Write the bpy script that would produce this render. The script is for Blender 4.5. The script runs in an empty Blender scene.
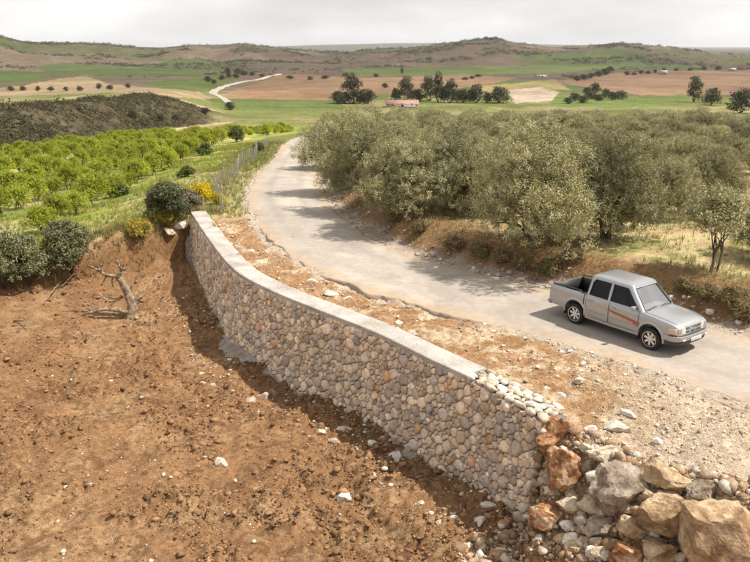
import bpy, bmesh, math, random
import numpy as np
from mathutils import Vector, Matrix

random.seed(7)
RNG = np.random.default_rng(7)
S = bpy.context.scene
COL = S.collection

# ---------------------------------------------------------------- camera, sky, sun, exposure
CAM_H, F_PX, HORIZON = 8.8, 780.0, 46.0            # measured on the 750 x 562 photograph
PITCH = math.atan((281 - HORIZON) / F_PX)
cam_d = bpy.data.cameras.new('camera')
cam_d.sensor_width = 36.0
cam_d.lens = 36.0 * F_PX / 750.0
cam_d.clip_start = 0.1
cam_d.clip_end = 60000
cam = bpy.data.objects.new('camera', cam_d)
cam.location = (0, 0, CAM_H)
cam.rotation_euler = (math.pi / 2 - PITCH, 0, 0)
COL.objects.link(cam)
S.camera = cam

SUN_EL, SUN_AZ = math.radians(57), math.radians(94)   # azimuth clockwise from +Y
sun_dir = Vector((math.sin(SUN_AZ) * math.cos(SUN_EL), math.cos(SUN_AZ) * math.cos(SUN_EL), math.sin(SUN_EL)))
W = bpy.data.worlds.new('World')
S.world = W
W.use_nodes = True
wn, wl = W.node_tree.nodes, W.node_tree.links
bg = wn['Background']
sky = wn.new('ShaderNodeTexSky')
sky.sky_type = 'NISHITA'
sky.sun_disc = False
sky.sun_elevation = SUN_EL
sky.sun_rotation = SUN_AZ
sky.air_density = 1.0
sky.dust_density = 4.0
sky.ozone_density = 0.6
tc = wn.new('ShaderNodeTexCoord')
mp = wn.new('ShaderNodeMapping')
mp.inputs['Scale'].default_value = (1.0, 1.0, 4.0)
nz = wn.new('ShaderNodeTexNoise')
nz.inputs['Scale'].default_value = 2.6
nz.inputs['Detail'].default_value = 6
nz.inputs['Roughness'].default_value = 0.55
rmp = wn.new('ShaderNodeValToRGB')
rmp.color_ramp.elements[0].position = 0.25
rmp.color_ramp.elements[0].color = (0.72, 0.72, 0.72, 1)
rmp.color_ramp.elements[1].position = 0.62
rmp.color_ramp.elements[1].color = (1, 1, 1, 1)
mxw = wn.new('ShaderNodeMix')
mxw.data_type = 'RGBA'
cl = wn.new('ShaderNodeValToRGB')           # cloud brightness: thin white overcast with faint greyer streaks
cl.color_ramp.elements[0].position = 0.3
cl.color_ramp.elements[0].color = (11.0, 10.8, 10.75, 1)
cl.color_ramp.elements[1].position = 0.7
cl.color_ramp.elements[1].color = (13.0, 12.7, 12.5, 1)
wl.new(tc.outputs['Generated'], mp.inputs['Vector'])
wl.new(mp.outputs['Vector'], nz.inputs['Vector'])
wl.new(nz.outputs['Fac'], rmp.inputs['Fac'])
wl.new(nz.outputs['Fac'], cl.inputs['Fac'])
wl.new(rmp.outputs['Color'], mxw.inputs['Factor'])
wl.new(sky.outputs['Color'], mxw.inputs['A'])
wl.new(cl.outputs['Color'], mxw.inputs['B'])
wl.new(mxw.outputs['Result'], bg.inputs['Color'])
bg.inputs['Strength'].default_value = 0.061

sd = bpy.data.lights.new('sun', 'SUN')
sd.energy = 5.0
sd.angle = math.radians(1.0)
sd.color = (1.0, 0.935, 0.84)
so = bpy.data.objects.new('sun', sd)
so.rotation_euler = sun_dir.to_track_quat('Z', 'Y').to_euler()
so.location = (20, 20, 40)
COL.objects.link(so)

S.view_settings.view_transform = 'Standard'
S.view_settings.look = 'None'
S.view_settings.exposure = 0.42
S.view_settings.gamma = 1.0
S.render.engine = 'CYCLES'
S.cycles.use_denoising = True
S.cycles.max_bounces = 6
S.cycles.diffuse_bounces = 3
S.cycles.transparent_max_bounces = 8
S.cycles.volume_bounces = 0
S.cycles.use_adaptive_sampling = True
S.cycles.adaptive_threshold = 0.02

# ---------------------------------------------------------------- helpers
def link(o, parent=None):
    COL.objects.link(o)
    if parent is not None:
        o.parent = parent
    return o

def tag(o, label=None, cat=None, group=None, kind=None):
    if label: o['label'] = label
    if cat: o['category'] = cat
    if group: o['group'] = group
    if kind: o['kind'] = kind
    return o

def empty(name, loc, rz=0.0, scale=1.0):
    o = bpy.data.objects.new(name, None)
    o.empty_display_size = 0.3
    o.location = loc
    o.rotation_euler = (0, 0, rz)
    o.scale = (scale, scale, scale)
    return link(o)

def np_mesh(name, V, F, mat=None, smooth=False, cols=None):
    V = np.asarray(V, np.float32)
    me = bpy.data.meshes.new(name)
    if isinstance(F, np.ndarray):
        k = F.shape[1]
        starts = np.arange(len(F), dtype=np.int32) * k
        loops = F.astype(np.int32).ravel()
    else:
        ln = np.array([len(f) for f in F], np.int32)
        starts = np.concatenate([[0], np.cumsum(ln)[:-1]]).astype(np.int32)
        loops = np.array([i for f in F for i in f], np.int32)
    me.vertices.add(len(V))
    me.vertices.foreach_set('co', V.ravel())
    me.loops.add(len(loops))
    me.loops.foreach_set('vertex_index', loops)
    me.polygons.add(len(starts))
    me.polygons.foreach_set('loop_start', starts)
    if smooth:
        me.polygons.foreach_set('use_smooth', np.ones(len(starts), bool))
    me.update(calc_edges=True)
    me.validate()
    if cols is not None:
        c = np.ones((len(V), 4), np.float32)
        c[:, :3] = cols
        a = me.color_attributes.new('Col', 'FLOAT_COLOR', 'POINT')
        a.data.foreach_set('color', c.ravel())
    if mat is not None:
        me.materials.append(mat)
    return me

def obj(name, me, parent=None, loc=None, rot=None):
    o = bpy.data.objects.new(name, me)
    if loc is not None: o.location = loc
    if rot is not None: o.rotation_euler = rot
    return link(o, parent)

class MB:
    """collects shapes into one mesh"""
    def __init__(s): s.v = []; s.f = []
    def add(s, V, F):
        b = len(s.v); s.v += [tuple(p) for p in V]; s.f += [tuple(i + b for i in f) for f in F]
    def box(s, x0, x1, y0, y1, z0, z1):
        V = [(x, y, z) for x in (x0, x1) for y in (y0, y1) for z in (z0, z1)]
        s.add(V, [(0, 1, 3, 2), (4, 6, 7, 5), (0, 4, 5, 1), (2, 3, 7, 6), (0, 2, 6, 4), (1, 5, 7, 3)])
    def tube(s, pts, rad, n=8, cap=True):
        pts = [Vector(p) for p in pts]
        if not hasattr(rad, '__len__'): rad = [rad] * len(pts)
        rings = []; prev = None
        for i, p in enumerate(pts):
            t = (pts[min(i + 1, len(pts) - 1)] - pts[max(i - 1, 0)])
            if t.length < 1e-9: t = Vector((0, 0, 1))
            t.normalize()
            a = prev if prev is not None else (Vector((1, 0, 0)) if abs(t.x) < .8 else Vector((0, 1, 0)))
            a = (a - t * a.dot(t)).normalized(); prev = a
            b = t.cross(a)
            rings.append([p + (a * math.cos(k * 2 * math.pi / n) + b * math.sin(k * 2 * math.pi / n)) * rad[i] for k in range(n)])
        V = [q for r in rings for q in r]; F = []
        for i in range(len(rings) - 1):
            for k in range(n):
                k2 = (k + 1) % n
                F.append((i * n + k, i * n + k2, (i + 1) * n + k2, (i + 1) * n + k))
        if cap:
            F.append(tuple(range(n - 1, -1, -1))); F.append(tuple((len(rings) - 1) * n + k for k in range(n)))
        s.add(V, F)
    def lathe(s, prof, n=32, axis='y', c=(0, 0, 0)):
        V = []; F = []
        for (r, h) in prof:
            for k in range(n):
                a = 2 * math.pi * k / n
                if axis == 'y': V.append((c[0] + r * math.cos(a), c[1] + h, c[2] + r * math.sin(a)))
                else: V.append((c[0] + r * math.cos(a), c[1] + r * math.sin(a), c[2] + h))
        for i in range(len(prof) - 1):
            for k in range(n):
                k2 = (k + 1) % n
                F.append((i * n + k, i * n + k2, (i + 1) * n + k2, (i + 1) * n + k))
        s.add(V, F)
    def loft(s, rings, cap=True):
        n = len(rings[0]); V = [p for r in rings for p in r]; F = []
        for i in range(len(rings) - 1):
            for k in range(n):
                k2 = (k + 1) % n
                F.append((i * n + k, i * n + k2, (i + 1) * n + k2, (i + 1) * n + k))
        if cap:
            F.append(tuple(range(n - 1, -1, -1))); F.append(tuple((len(rings) - 1) * n + k for k in range(n)))
        s.add(V, F)
    def mesh(s, name, mat, smooth=False, angle=None, bevel=0.0):
        me = np_mesh(name, np.array(s.v), s.f, mat)
        bm = bmesh.new(); bm.from_mesh(me)
        bmesh.ops.recalc_face_normals(bm, faces=bm.faces)
        if bevel > 0:
            ed = [e for e in bm.edges if len(e.link_faces) == 2 and e.calc_face_angle(0) > 0.5]
            bmesh.ops.bevel(bm, geom=ed, offset=bevel, segments=2, profile=0.5, affect='EDGES')
        bm.to_mesh(me); bm.free()
        if smooth:
            me.polygons.foreach_set('use_smooth', np.ones(len(me.polygons), bool))
            if angle is not None:
                me.set_sharp_from_angle(angle=angle)
        return me
    def build(s, name, mat, parent=None, smooth=False, angle=0.6, bevel=0.0, loc=None, rot=None):
        return obj(name, s.mesh(name, mat, smooth, angle, bevel), parent, loc, rot)

def copy_tree(o, parent=None):
    c = o.copy(); COL.objects.link(c)
    if parent is not None: c.parent = parent
    for ch in list(o.children): copy_tree(ch, c)
    return c

# ---- numpy noise
def _hash(ix, iy, seed):
    h = (ix.astype(np.int64) * 374761393 + iy.astype(np.int64) * 668265263 + seed * 1442695041) & 0xFFFFFFFF
    h = ((h ^ (h >> 13)) * 1274126177) & 0xFFFFFFFF
    h = ((h ^ (h >> 16)) * 2246822519) & 0xFFFFFFFF
    return ((h ^ (h >> 15)) & 0xFFFFFF) / float(0xFFFFFF)

def vnoise(x, y, seed=0):
    x = np.asarray(x, float); y = np.asarray(y, float)
    ix = np.floor(x); iy = np.floor(y); fx = x - ix; fy = y - iy
    fx = fx * fx * fx * (fx * (fx * 6 - 15) + 10); fy = fy * fy * fy * (fy * (fy * 6 - 15) + 10)
    a = _hash(ix, iy, seed); b = _hash(ix + 1, iy, seed); c = _hash(ix, iy + 1, seed); d = _hash(ix + 1, iy + 1, seed)
    return (a + (b - a) * fx) * (1 - fy) + (c + (d - c) * fx) * fy

def fbm(x, y, seed=0, oct=4, gain=0.5):
    s = 0; a = 1; t = 0
    for o in range(oct):
        cs, sn = math.cos(o * 1.3), math.sin(o * 1.3)
        s = s + a * vnoise((x * cs - y * sn) * 2 ** o + o * 17.3, (x * sn + y * cs) * 2 ** o - o * 9.1, seed + o)
        t += a; a *= gain
    return s / t

def sstep(a, b, x):
    t = np.clip((x - a) / (b - a), 0, 1)
    return t * t * (3 - 2 * t)

def mix(a, b, t):
    t = np.asarray(t)[..., None]
    return a * (1 - t) + np.asarray(b) * t

# ---- pixel -> direction (750 x 562 photograph), and back
def ray(u, v):
    xr = (u - 375) / F_PX; yd = (v - 281) / F_PX
    return np.array([xr, math.cos(PITCH) - yd * math.sin(PITCH), -(math.sin(PITCH) + yd * math.cos(PITCH))])

def at_z(u, v, z=0.0):
    d = ray(u, v); t = (z - CAM_H) / d[2]
    return d[0] * t, d[1] * t

def to_px(x, y, z):
    w = z - CAM_H; d = y * math.cos(PITCH) - w * math.sin(PITCH); q = y * math.sin(PITCH) + w * math.cos(PITCH)
    d = np.where(np.abs(d) < 1e-3, 1e-3, d)
    return 375 + F_PX * x / d, 281 - F_PX * q / d, d

# ---- polyline tools
def pl_dist(P, x, y):
    P = np.asarray(P, float); best = np.full(np.shape(x), 1e18); bs = np.zeros(np.shape(x)); bc = np.zeros(np.shape(x)); acc = 0.0
    for i in range(len(P) - 1):
        a, b = P[i], P[i + 1]; e = b - a; L = math.hypot(*e); e = e / L
        rx, ry = x - a[0], y - a[1]; t = np.clip(rx * e[0] + ry * e[1], 0, L)
        qx, qy = rx - e[0] * t, ry - e[1] * t; d = qx * qx + qy * qy
        m = d < best
        best = np.where(m, d, best); bs = np.where(m, acc + t, bs); bc = np.where(m, e[0] * ry - e[1] * rx, bc); acc += L
    return np.sqrt(best), bs, bc

def smooth_pl(P, n=8):
    """Catmull-Rom through the points"""
    P = [np.array(p, float) for p in P]; P = [2 * P[0] - P[1]] + P + [2 * P[-1] - P[-2]]; out = []
    for i in range(1, len(P) - 2):
        for k in range(n):
            t = k / n; a, b, c, d = P[i - 1], P[i], P[i + 1], P[i + 2]
            out.append(.5 * (2 * b + (c - a) * t + (2 * a - 5 * b + 4 * c - d) * t * t + (3 * b - a - 3 * c + d) * t ** 3))
    out.append(P[-2]); return np.array(out)

def pl_len(P): return np.concatenate([[0], np.cumsum(np.hypot(*np.diff(P, axis=0).T))])
def pl_at(P, L, s):
    return np.stack([np.interp(s, L, P[:, 0]), np.interp(s, L, P[:, 1])], -1)

def inside_poly(P, x, y):
    P = np.asarray(P); r = np.zeros(np.shape(x), bool); n = len(P)
    for i in range(n):
        x0, y0 = P[i]; x1, y1 = P[(i + 1) % n]
        if y0 == y1: continue
        c = ((y0 > y) != (y1 > y)) & (x < (x1 - x0) * (y - y0) / (y1 - y0) + x0)
        r ^= c
    return r

# ---------------------------------------------------------------- materials
def nodes(name):
    m = bpy.data.materials.new(name); m.use_nodes = True
    n, l = m.node_tree.nodes, m.node_tree.links
    return m, n, l, n['Principled BSDF']

def N(n, t, **kw):
    q = n.new(t)
    for k, v in kw.items():
        if k in q.inputs: q.inputs[k].default_value = v
        else: setattr(q, k, v)
    return q

def mat_rock(name, c1, c2, c3=None, scale=6.0, bump=0.5, rough=0.9, attr=False, obj_var=0.0, fine=40.0):
    """mottled mineral surface; attr: multiply by the mesh colour attribute"""
    m, n, l, b = nodes(name)
    b.inputs['Roughness'].default_value = rough
    b.inputs['Specular IOR Level'].default_value = 0.2
    tc = N(n, 'ShaderNodeTexCoord')
    src = tc.outputs['Object']
    oi = N(n, 'ShaderNodeObjectInfo')
    ad = N(n, 'ShaderNodeVectorMath', operation='ADD'); sc = N(n, 'ShaderNodeVectorMath', operation='SCALE')
    sc.inputs['Scale'].default_value = 37.0
    cb = N(n, 'ShaderNodeCombineXYZ')
    for k in ('X', 'Y', 'Z'): l.new(oi.outputs['Random'], cb.inputs[k])
    l.new(cb.outputs[0], sc.inputs[0]); l.new(src, ad.inputs[0]); l.new(sc.outputs[0], ad.inputs[1]); src = ad.outputs[0]
    n1 = N(n, 'ShaderNodeTexNoise', Scale=scale, Detail=5.0, Roughness=0.6)
    n2 = N(n, 'ShaderNodeTexNoise', Scale=fine, Detail=4.0, Roughness=0.65)
    l.new(src, n1.inputs['Vector']); l.new(src, n2.inputs['Vector'])
    r = N(n, 'ShaderNodeValToRGB')
    e = r.color_ramp.elements
    e[0].position = 0.36; e[0].color = (*c1, 1); e[1].position = 0.62; e[1].color = (*c2, 1)
    if c3 is not None:
        q = e.new(0.5); q.color = (*c3, 1)
    l.new(n1.outputs['Fac'], r.inputs['Fac'])
    r2 = N(n, 'ShaderNodeMapRange'); r2.inputs['To Min'].default_value = 0.55; r2.inputs['To Max'].default_value = 1.45
    r2.inputs['From Min'].default_value = 0.25; r2.inputs['From Max'].default_value = 0.75
    l.new(n2.outputs['Fac'], r2.inputs['Value'])
    mx = N(n, 'ShaderNodeVectorMath', operation='SCALE')
    l.new(r.outputs['Color'], mx.inputs[0]); l.new(r2.outputs[0], mx.inputs['Scale'])
    col = mx.outputs[0]
    if obj_var > 0:
        r3 = N(n, 'ShaderNodeMapRange'); r3.inputs['To Min'].default_value = 1 - obj_var; r3.inputs['To Max'].default_value = 1 + obj_var
        l.new(oi.outputs['Random'], r3.inputs['Value'])
        m2 = N(n, 'ShaderNodeVectorMath', operation='SCALE'); l.new(col, m2.inputs[0]); l.new(r3.outputs[0], m2.inputs['Scale']); col = m2.outputs[0]
    if attr:
        at = N(n, 'ShaderNodeAttribute', attribute_name='Col')
        m3 = N(n, 'ShaderNodeVectorMath', operation='MULTIPLY'); l.new(col, m3.inputs[0]); l.new(at.outputs['Color'], m3.inputs[1]); col = m3.outputs[0]
    l.new(col, b.inputs['Base Color'])
    bp = N(n, 'ShaderNodeBump', Strength=bump, Distance=0.05)
    ad2 = N(n, 'ShaderNodeMath', operation='ADD'); l.new(n1.outputs['Fac'], ad2.inputs[0]); l.new(n2.outputs['Fac'], ad2.inputs[1])
    l.new(ad2.outputs[0], bp.inputs['Height']); l.new(bp.outputs[0], b.inputs['Normal'])
    return m

def mat_ground(name, scale, bump, dist):
    """ground: large zones from the colour attribute, grain from noise"""
    m, n, l, b = nodes(name)
    b.inputs['Roughness'].default_value = 1.0
    b.inputs['Specular IOR Level'].default_value = 0.05
    g = N(n, 'ShaderNodeNewGeometry')
    at = N(n, 'ShaderNodeAttribute', attribute_name='Col')
    out = at.outputs['Color']
    hs = []
    for (s, lo, hi) in scale:
        t = N(n, 'ShaderNodeTexNoise', Scale=s, Detail=6.0, Roughness=0.62)
        l.new(g.outputs['Position'], t.inputs['Vector'])
        r = N(n, 'ShaderNodeMapRange'); r.inputs['From Min'].default_value = 0.3; r.inputs['From Max'].default_value = 0.7
        r.inputs['To Min'].default_value = lo; r.inputs['To Max'].default_value = hi
        l.new(t.outputs['Fac'], r.inputs['Value'])
        q = N(n, 'ShaderNodeVectorMath', operation='SCALE'); l.new(out, q.inputs[0]); l.new(r.outputs[0], q.inputs['Scale']); out = q.outputs[0]
        hs.append(t.outputs['Fac'])
    l.new(out, b.inputs['Base Color'])
    if bump > 0:
        bp = N(n, 'ShaderNodeBump', Strength=bump, Distance=dist)
        l.new(hs[-1], bp.inputs['Height']); l.new(bp.outputs[0], b.inputs['Normal'])
    return m

def mat_leaf(name, trans=0.35, tint=(1, 1, 1), var=0.12):
    m, n, l, b = nodes(name)
    out = n['Material Output']
    at = N(n, 'ShaderNodeAttribute', attribute_name='Col')
    oi = N(n, 'ShaderNodeObjectInfo')
    r = N(n, 'ShaderNodeMapRange'); r.inputs['To Min'].default_value = 1 - var; r.inputs['To Max'].default_value = 1 + var
    l.new(oi.outputs['Random'], r.inputs['Value'])
    q = N(n, 'ShaderNodeVectorMath', operation='SCALE'); l.new(at.outputs['Color'], q.inputs[0]); l.new(r.outputs[0], q.inputs['Scale'])
    m2 = N(n, 'ShaderNodeVectorMath', operation='MULTIPLY'); l.new(q.outputs[0], m2.inputs[0]); m2.inputs[1].default_value = tint
    l.new(m2.outputs[0], b.inputs['Base Color'])
    b.inputs['Roughness'].default_value = 0.65
    b.inputs['Specular IOR Level'].default_value = 0.12
    tr = N(n, 'ShaderNodeBsdfTranslucent'); l.new(m2.outputs[0], tr.inputs['Color'])
    mx = N(n, 'ShaderNodeMixShader'); mx.inputs[0].default_value = trans
    l.new(b.outputs[0], mx.inputs[1]); l.new(tr.outputs[0], mx.inputs[2]); l.new(mx.outputs[0], out.inputs['Surface'])
    return m

def mat_plain(name, c, rough=0.5, metal=0.0, spec=0.5, coat=0.0, noise=0.0, nscale=20.0, bump=0.0):
    m, n, l, b = nodes(name)
    b.inputs['Base Color'].default_value = (*c, 1)
    b.inputs['Roughness'].default_value = rough
    b.inputs['Metallic'].default_value = metal
    b.inputs['Specular IOR Level'].default_value = spec
    b.inputs['Coat Weight'].default_value = coat
    b.inputs['Coat Roughness'].default_value = 0.08
    if noise > 0 or bump > 0:
        tc = N(n, 'ShaderNodeTexCoord')
        t = N(n, 'ShaderNodeTexNoise', Scale=nscale, Detail=5.0, Roughness=0.6)
        l.new(tc.outputs['Object'], t.inputs['Vector'])
        r = N(n, 'ShaderNodeMapRange'); r.inputs['From Min'].default_value = 0.3; r.inputs['From Max'].default_value = 0.7
        r.inputs['To Min'].default_value = 1 - noise; r.inputs['To Max'].default_value = 1 + noise
        l.new(t.outputs['Fac'], r.inputs['Value'])
        q = N(n, 'ShaderNodeVectorMath', operation='SCALE'); q.inputs[0].default_value = c; l.new(r.outputs[0], q.inputs['Scale'])
        l.new(q.outputs[0], b.inputs['Base Color'])
        if bump > 0:
            bp = N(n, 'ShaderNodeBump', Strength=bump, Distance=0.03); l.new(t.outputs['Fac'], bp.inputs['Height']); l.new(bp.outputs[0], b.inputs['Normal'])
    return m

# ---------------------------------------------------------------- terrain
ROAD = smooth_pl([(30, -4), (20.5, 8.2), (14.8, 15.4), (11.4, 19.6), (8.5, 22.9), (5.9, 25.5), (3.4, 27.7), (1.3, 29.7), (-.5, 32.0), (-2.2, 35.2),
                  (-3.6, 39), (-4.9, 44.2), (-5.8, 49.6), (-6.4, 56), (-6.9, 64), (-7.4, 73), (-8.0, 84), (-8.7, 96), (-8.0, 112), (-2, 128), (10, 140), (30, 150)], 6)
ROAD_L = pl_len(ROAD)
EMB = [(34, -6), (20, 6.0), (11.5, 11.6), (7.9, 13.8), (6.0, 15.0), (4.9, 16.1)]
WALLP = [(4.05, 17.15), (3.6, 18.0), (2.7, 19.5), (1.6, 20.95), (.25, 22.85), (-.9, 24.2), (-2.8, 26.3), (-4.2, 28.05), (-5.6, 30.2), (-7.3, 34.3), (-10, 41.7)]
BANK = [(-11.3, 41.2), (-13.0, 39.2), (-15.8, 36.9), (-19, 35.2), (-26, 33.0), (-50, 30)]
WALL = smooth_pl(WALLP, 6)
WALL_L = pl_len(WALL)
EXC = np.array(EMB + WALLP + BANK)
EXC_L = pl_len(EXC)
S0, S1 = EXC_L[len(EMB)], EXC_L[len(EMB) + len(WALLP) - 1]
EXC_POLY = np.vstack([EXC, [(-50, -20), (34, -20)]])

ZY = [-1e5, 40, 50, 100, 200, 300, 450, 700, 1500, 3000, 8000, 30000]
ZZ = [0, 0, -.25, -2.8, -8.0, -12.5, -15, -16, -20, -24, -30, -40]

RIDGE_U = np.array([-400, -150, 0, 20, 43, 83, 110, 133, 160, 193, 213, 247, 263, 293, 320, 353, 367, 407, 437, 453, 470, 496, 507, 526, 552, 586, 620, 634, 664, 694, 717, 750, 900, 1200])
RIDGE_V = np.array([36, 33, 35.5, 41.5, 42.5, 43, 44, 46.5, 47.5, 45, 46, 44, 46.5, 49, 52, 53, 49.5, 48, 45, 42, 40, 38.3, 41.5, 44, 47, 45.4, 43, 44, 47, 50, 53, 55, 50, 44])
TAN_AZ = (RIDGE_U - 375) / F_PX / 1.0444
SLOPE = (RIDGE_V - HORIZON) * .001175

def zroad(y): return np.interp(y, ZY, ZZ)

def natural(x, y):
    x = np.asarray(x, float); y = np.asarray(y, float)
    d, s, c = pl_dist(ROAD, x, y)
    lat = np.where(c > 0, -d, d)                      # + is the olive side
    z = zroad(y)
    ll = np.clip(-lat - 4.5, 0, None)
    z = z - .075 * np.clip(ll, 0, 45) - .02 * np.clip(ll - 45, 0, 60)
    z = z - .55 * sstep(3, 9, ll) * sstep(28, 36, y) * (1 - sstep(60, 90, y))
    near = 1 - sstep(38, 60, y)
    z = z + (.75 * near + .25) * sstep(2.9, 4.6, lat + .5 * (fbm(x * .5, y * .5, 3) - .5)) * (1 - sstep(120, 200, y))
    z = z + (fbm(x * .08, y * .08, 11) - .5) * 1.1 * sstep(5, 20, np.abs(lat))
    # scrub-covered spur on the left, then the far hills
    r = np.hypot(x, y); ta = np.where(y > 1, x / np.maximum(y, 1), np.sign(x) * 9)
    rf = np.interp(ta, [-3, -.48, -.34, -.186, -.14], [95, 133, 182, 268, 320])
    h = np.interp(ta, [-3, -.6, -.48, -.39, -.29, -.25, -.22, -.19, -.165], [5, 6.2, 6.6, 7.8, 9.2, 7.6, 4.2, .9, 0])
    h = h * (1 + .25 * (fbm(x * .03, y * .03, 5) - .5))
    z = z + h * sstep(rf, rf + 42, r) * (1 - .75 * sstep(rf + 60, rf + 420, r))
    far = sstep(500, 1200, r)
    z = z + far * (fbm(x * .004, y * .004, 21) - .45) * 10 * (1 - sstep(2500, 5000, r))
    front = (y > 1)
    for R, lift, w0, sd_ in ((1650, -7.5, 850, 31), (2600, 0, 1300, 37)):
        sl = np.interp(ta, TAN_AZ, SLOPE) + .001175 * -lift * 1.0
        sl = sl + (fbm(ta * 26, r * 0 + 3.3, sd_, 3) - .5) * .0035 * (1 if lift else .15)
        zr_ = CAM_H - sl * R
        zr_ = np.where(front, zr_, 20)
        bump = np.where(r < R, sstep(w0, R, r) ** 1.25, 1 - .9 * sstep(R, R * 1.5, r))
        bump = bump * (1 + (fbm(x * .006, y * .006, sd_ + 4, 4) - .5) * .5 * (1 - bump) * 2)
        z = np.maximum(z, z + (zr_ - z) * np.clip(bump, 0, 1))
    rid = 1 - np.abs(2 * fbm(x * .0035 + 5, y * .0022, 47, 5, .55) - 1)
    z = z + (rid - .72) * 34 * sstep(1100, 1500, r) * (1 - sstep(2150, 2500, r))
    far_r = CAM_H - ((45.5 + 3.2 * np.cos(ta * 9 + 2.2) + 2 * (vnoise(ta * 14, ta * 0, 9) - .5)) - HORIZON) * .00112 * 11000
    z = z + np.clip(far_r - z, 0, None) * sstep(6500, 11000, r)
    return z, lat

def low_field(x, y):
    z = -2.95 + .32 * sstep(33, 42, y) + .045 * np.clip(-x - 7, 0, 14) + .2 * sstep(-1, 4, x)
    z = z + (fbm(x * .28, y * .28, 41) - .5) * .75 * sstep(.5, 3.5, 9 - 0 * x)
    return z

def ground(x, y, micro=True):
    """height, lateral offset from the road, signed distance to the cut (+ outside), arclength on it"""
    x = np.asarray(x, float); y = np.asarray(y, float)
    zn, lat = natural(x, y)
    d, s, _ = pl_dist(EXC, x, y)
    d = np.where(inside_poly(EXC_POLY, x, y), -d, d)
    a = np.interp(s, [0, S0 - 1.0, S0 + .1, S1 - .2, S1 + .7, S1 + 6, S1 + 12], [-2.9, -2.4, .25, .25, -1.1, -1.2, -1.4])
    b = np.interp(s, [0, S0 - .8, S0 + .1, S1 - .2, S1 + .6, S1 + 20], [.5, .35, .6, .6, .25, .4])
    j = (fbm(x * .9, y * .9, 51) - .5) * .9 * (1 - (sstep(S0 - 1, S0, s) * (1 - sstep(S1, S1 + 1, s))))
    T = sstep(0, 1, (d + j - a) / (b - a))
    zl = low_field(x, y)
    # road bed stays under the slab; verge between slab and wall a little lower
    onroad = 1 - sstep(1.85, 2.2, np.abs(lat))
    zh = zn - .06 * onroad
    verge = sstep(2.0, 2.4, -lat) * (1 - sstep(38, 46, y)) * (d > -.5) * (d < 5) * (y > 10)
    gap = sstep(.46, .6, fbm(x * .35, y * .35, 67)) * (y > 24) * (y < 38)
    zh = zh + verge * (.035 - .13 * gap + .08 * (1 - sstep(.5, 2.2, d)) + .22 * (fbm(x * 1.1, y * 1.1, 61) - .5))
    z = zl + (zh - zl) * T
    if micro:
        soil = 1 - T
        f1 = fbm(x * 1.6, y * 1.6, 71, 3); f2 = fbm(x * 4.6, y * 4.6, 75, 4, .62)
        clod = np.clip(f2 - .47, 0, 1)
        mod = sstep(.35, .62, fbm(x * .55 + y * .2, y * .55, 77, 2))
        z = z + soil * ((f1 - .5) * .20 + clod * .75 * (.35 + .65 * mod))
        # bulldozer ruts across the bare field
        for (px, py, qx, qy, w, dep) in ((-1.2, 21.0, 2.2, 14.0, .20, .2), (-2.6, 21.6, .5, 13.4, .22, .2), (-4.6, 22.6, -1.6, 13.4, .22, .16), (-9, 27.5, -3.4, 20.3, .25, .15), (-14, 29, -9, 17, .3, .16), (-7, 22, -6.3, 13.5, .3, .14)):
            ex, ey = qx - px, qy - py; LL = math.hypot(ex, ey); ex /= LL; ey /= LL
            t = (x - px) * ex + (y - py) * ey; o = (x - px) * -ey + (y - py) * ex + .35 * np.sin(t * .5) + .25 * (f1 - .5)
            z = z - soil * dep * np.exp(-(o / w) ** 2) * sstep(0, 1, t) * (1 - sstep(LL - 1, LL, t)) * (.6 + .8 * (f2 - .3))
        rough = verge * .10 + sstep(3, 4, lat) * (1 - sstep(60, 90, y)) * .05 + .02
        z = z + T * rough * (fbm(x * 3, y * 3, 81, 3, .6) - .5) * 2 * sstep(2.0, 2.9, np.abs(lat))
    return z, lat, d, s, T

def gz(x, y):
    return float(ground(np.array([x]), np.array([y]))[0][0])

def hit(u, v, far=14000):
    """where the ray through a pixel of the photograph meets the terrain"""
    d = ray(u, v); t = np.geomspace(10, far, 260)
    for _ in range(3):
        x, y, z = d[0] * t, d[1] * t, CAM_H + d[2] * t
        k = int(np.argmax(z < ground(x, y, False)[0]))
        if k == 0: k = len(t) - 1
        t = np.linspace(t[k - 1], t[k], 24)
    return np.array([d[0] * t[12], d[1] * t[12], CAM_H + d[2] * t[12]])

C = lambda *a: np.array(a, float)
SOIL, SOIL_D, SOIL_L = C(.255, .145, .073), C(.135, .072, .035), C(.39, .27, .15)
VERGE, GRAVEL, DRY, GREEN, BANKC, STRAW = C(.33, .20, .105), C(.46, .375, .28), C(.46, .375, .20), C(.16, .19, .045), C(.235, .135, .07), C(.42, .34, .19)
ORCH = C(.20, .235, .045)

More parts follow.
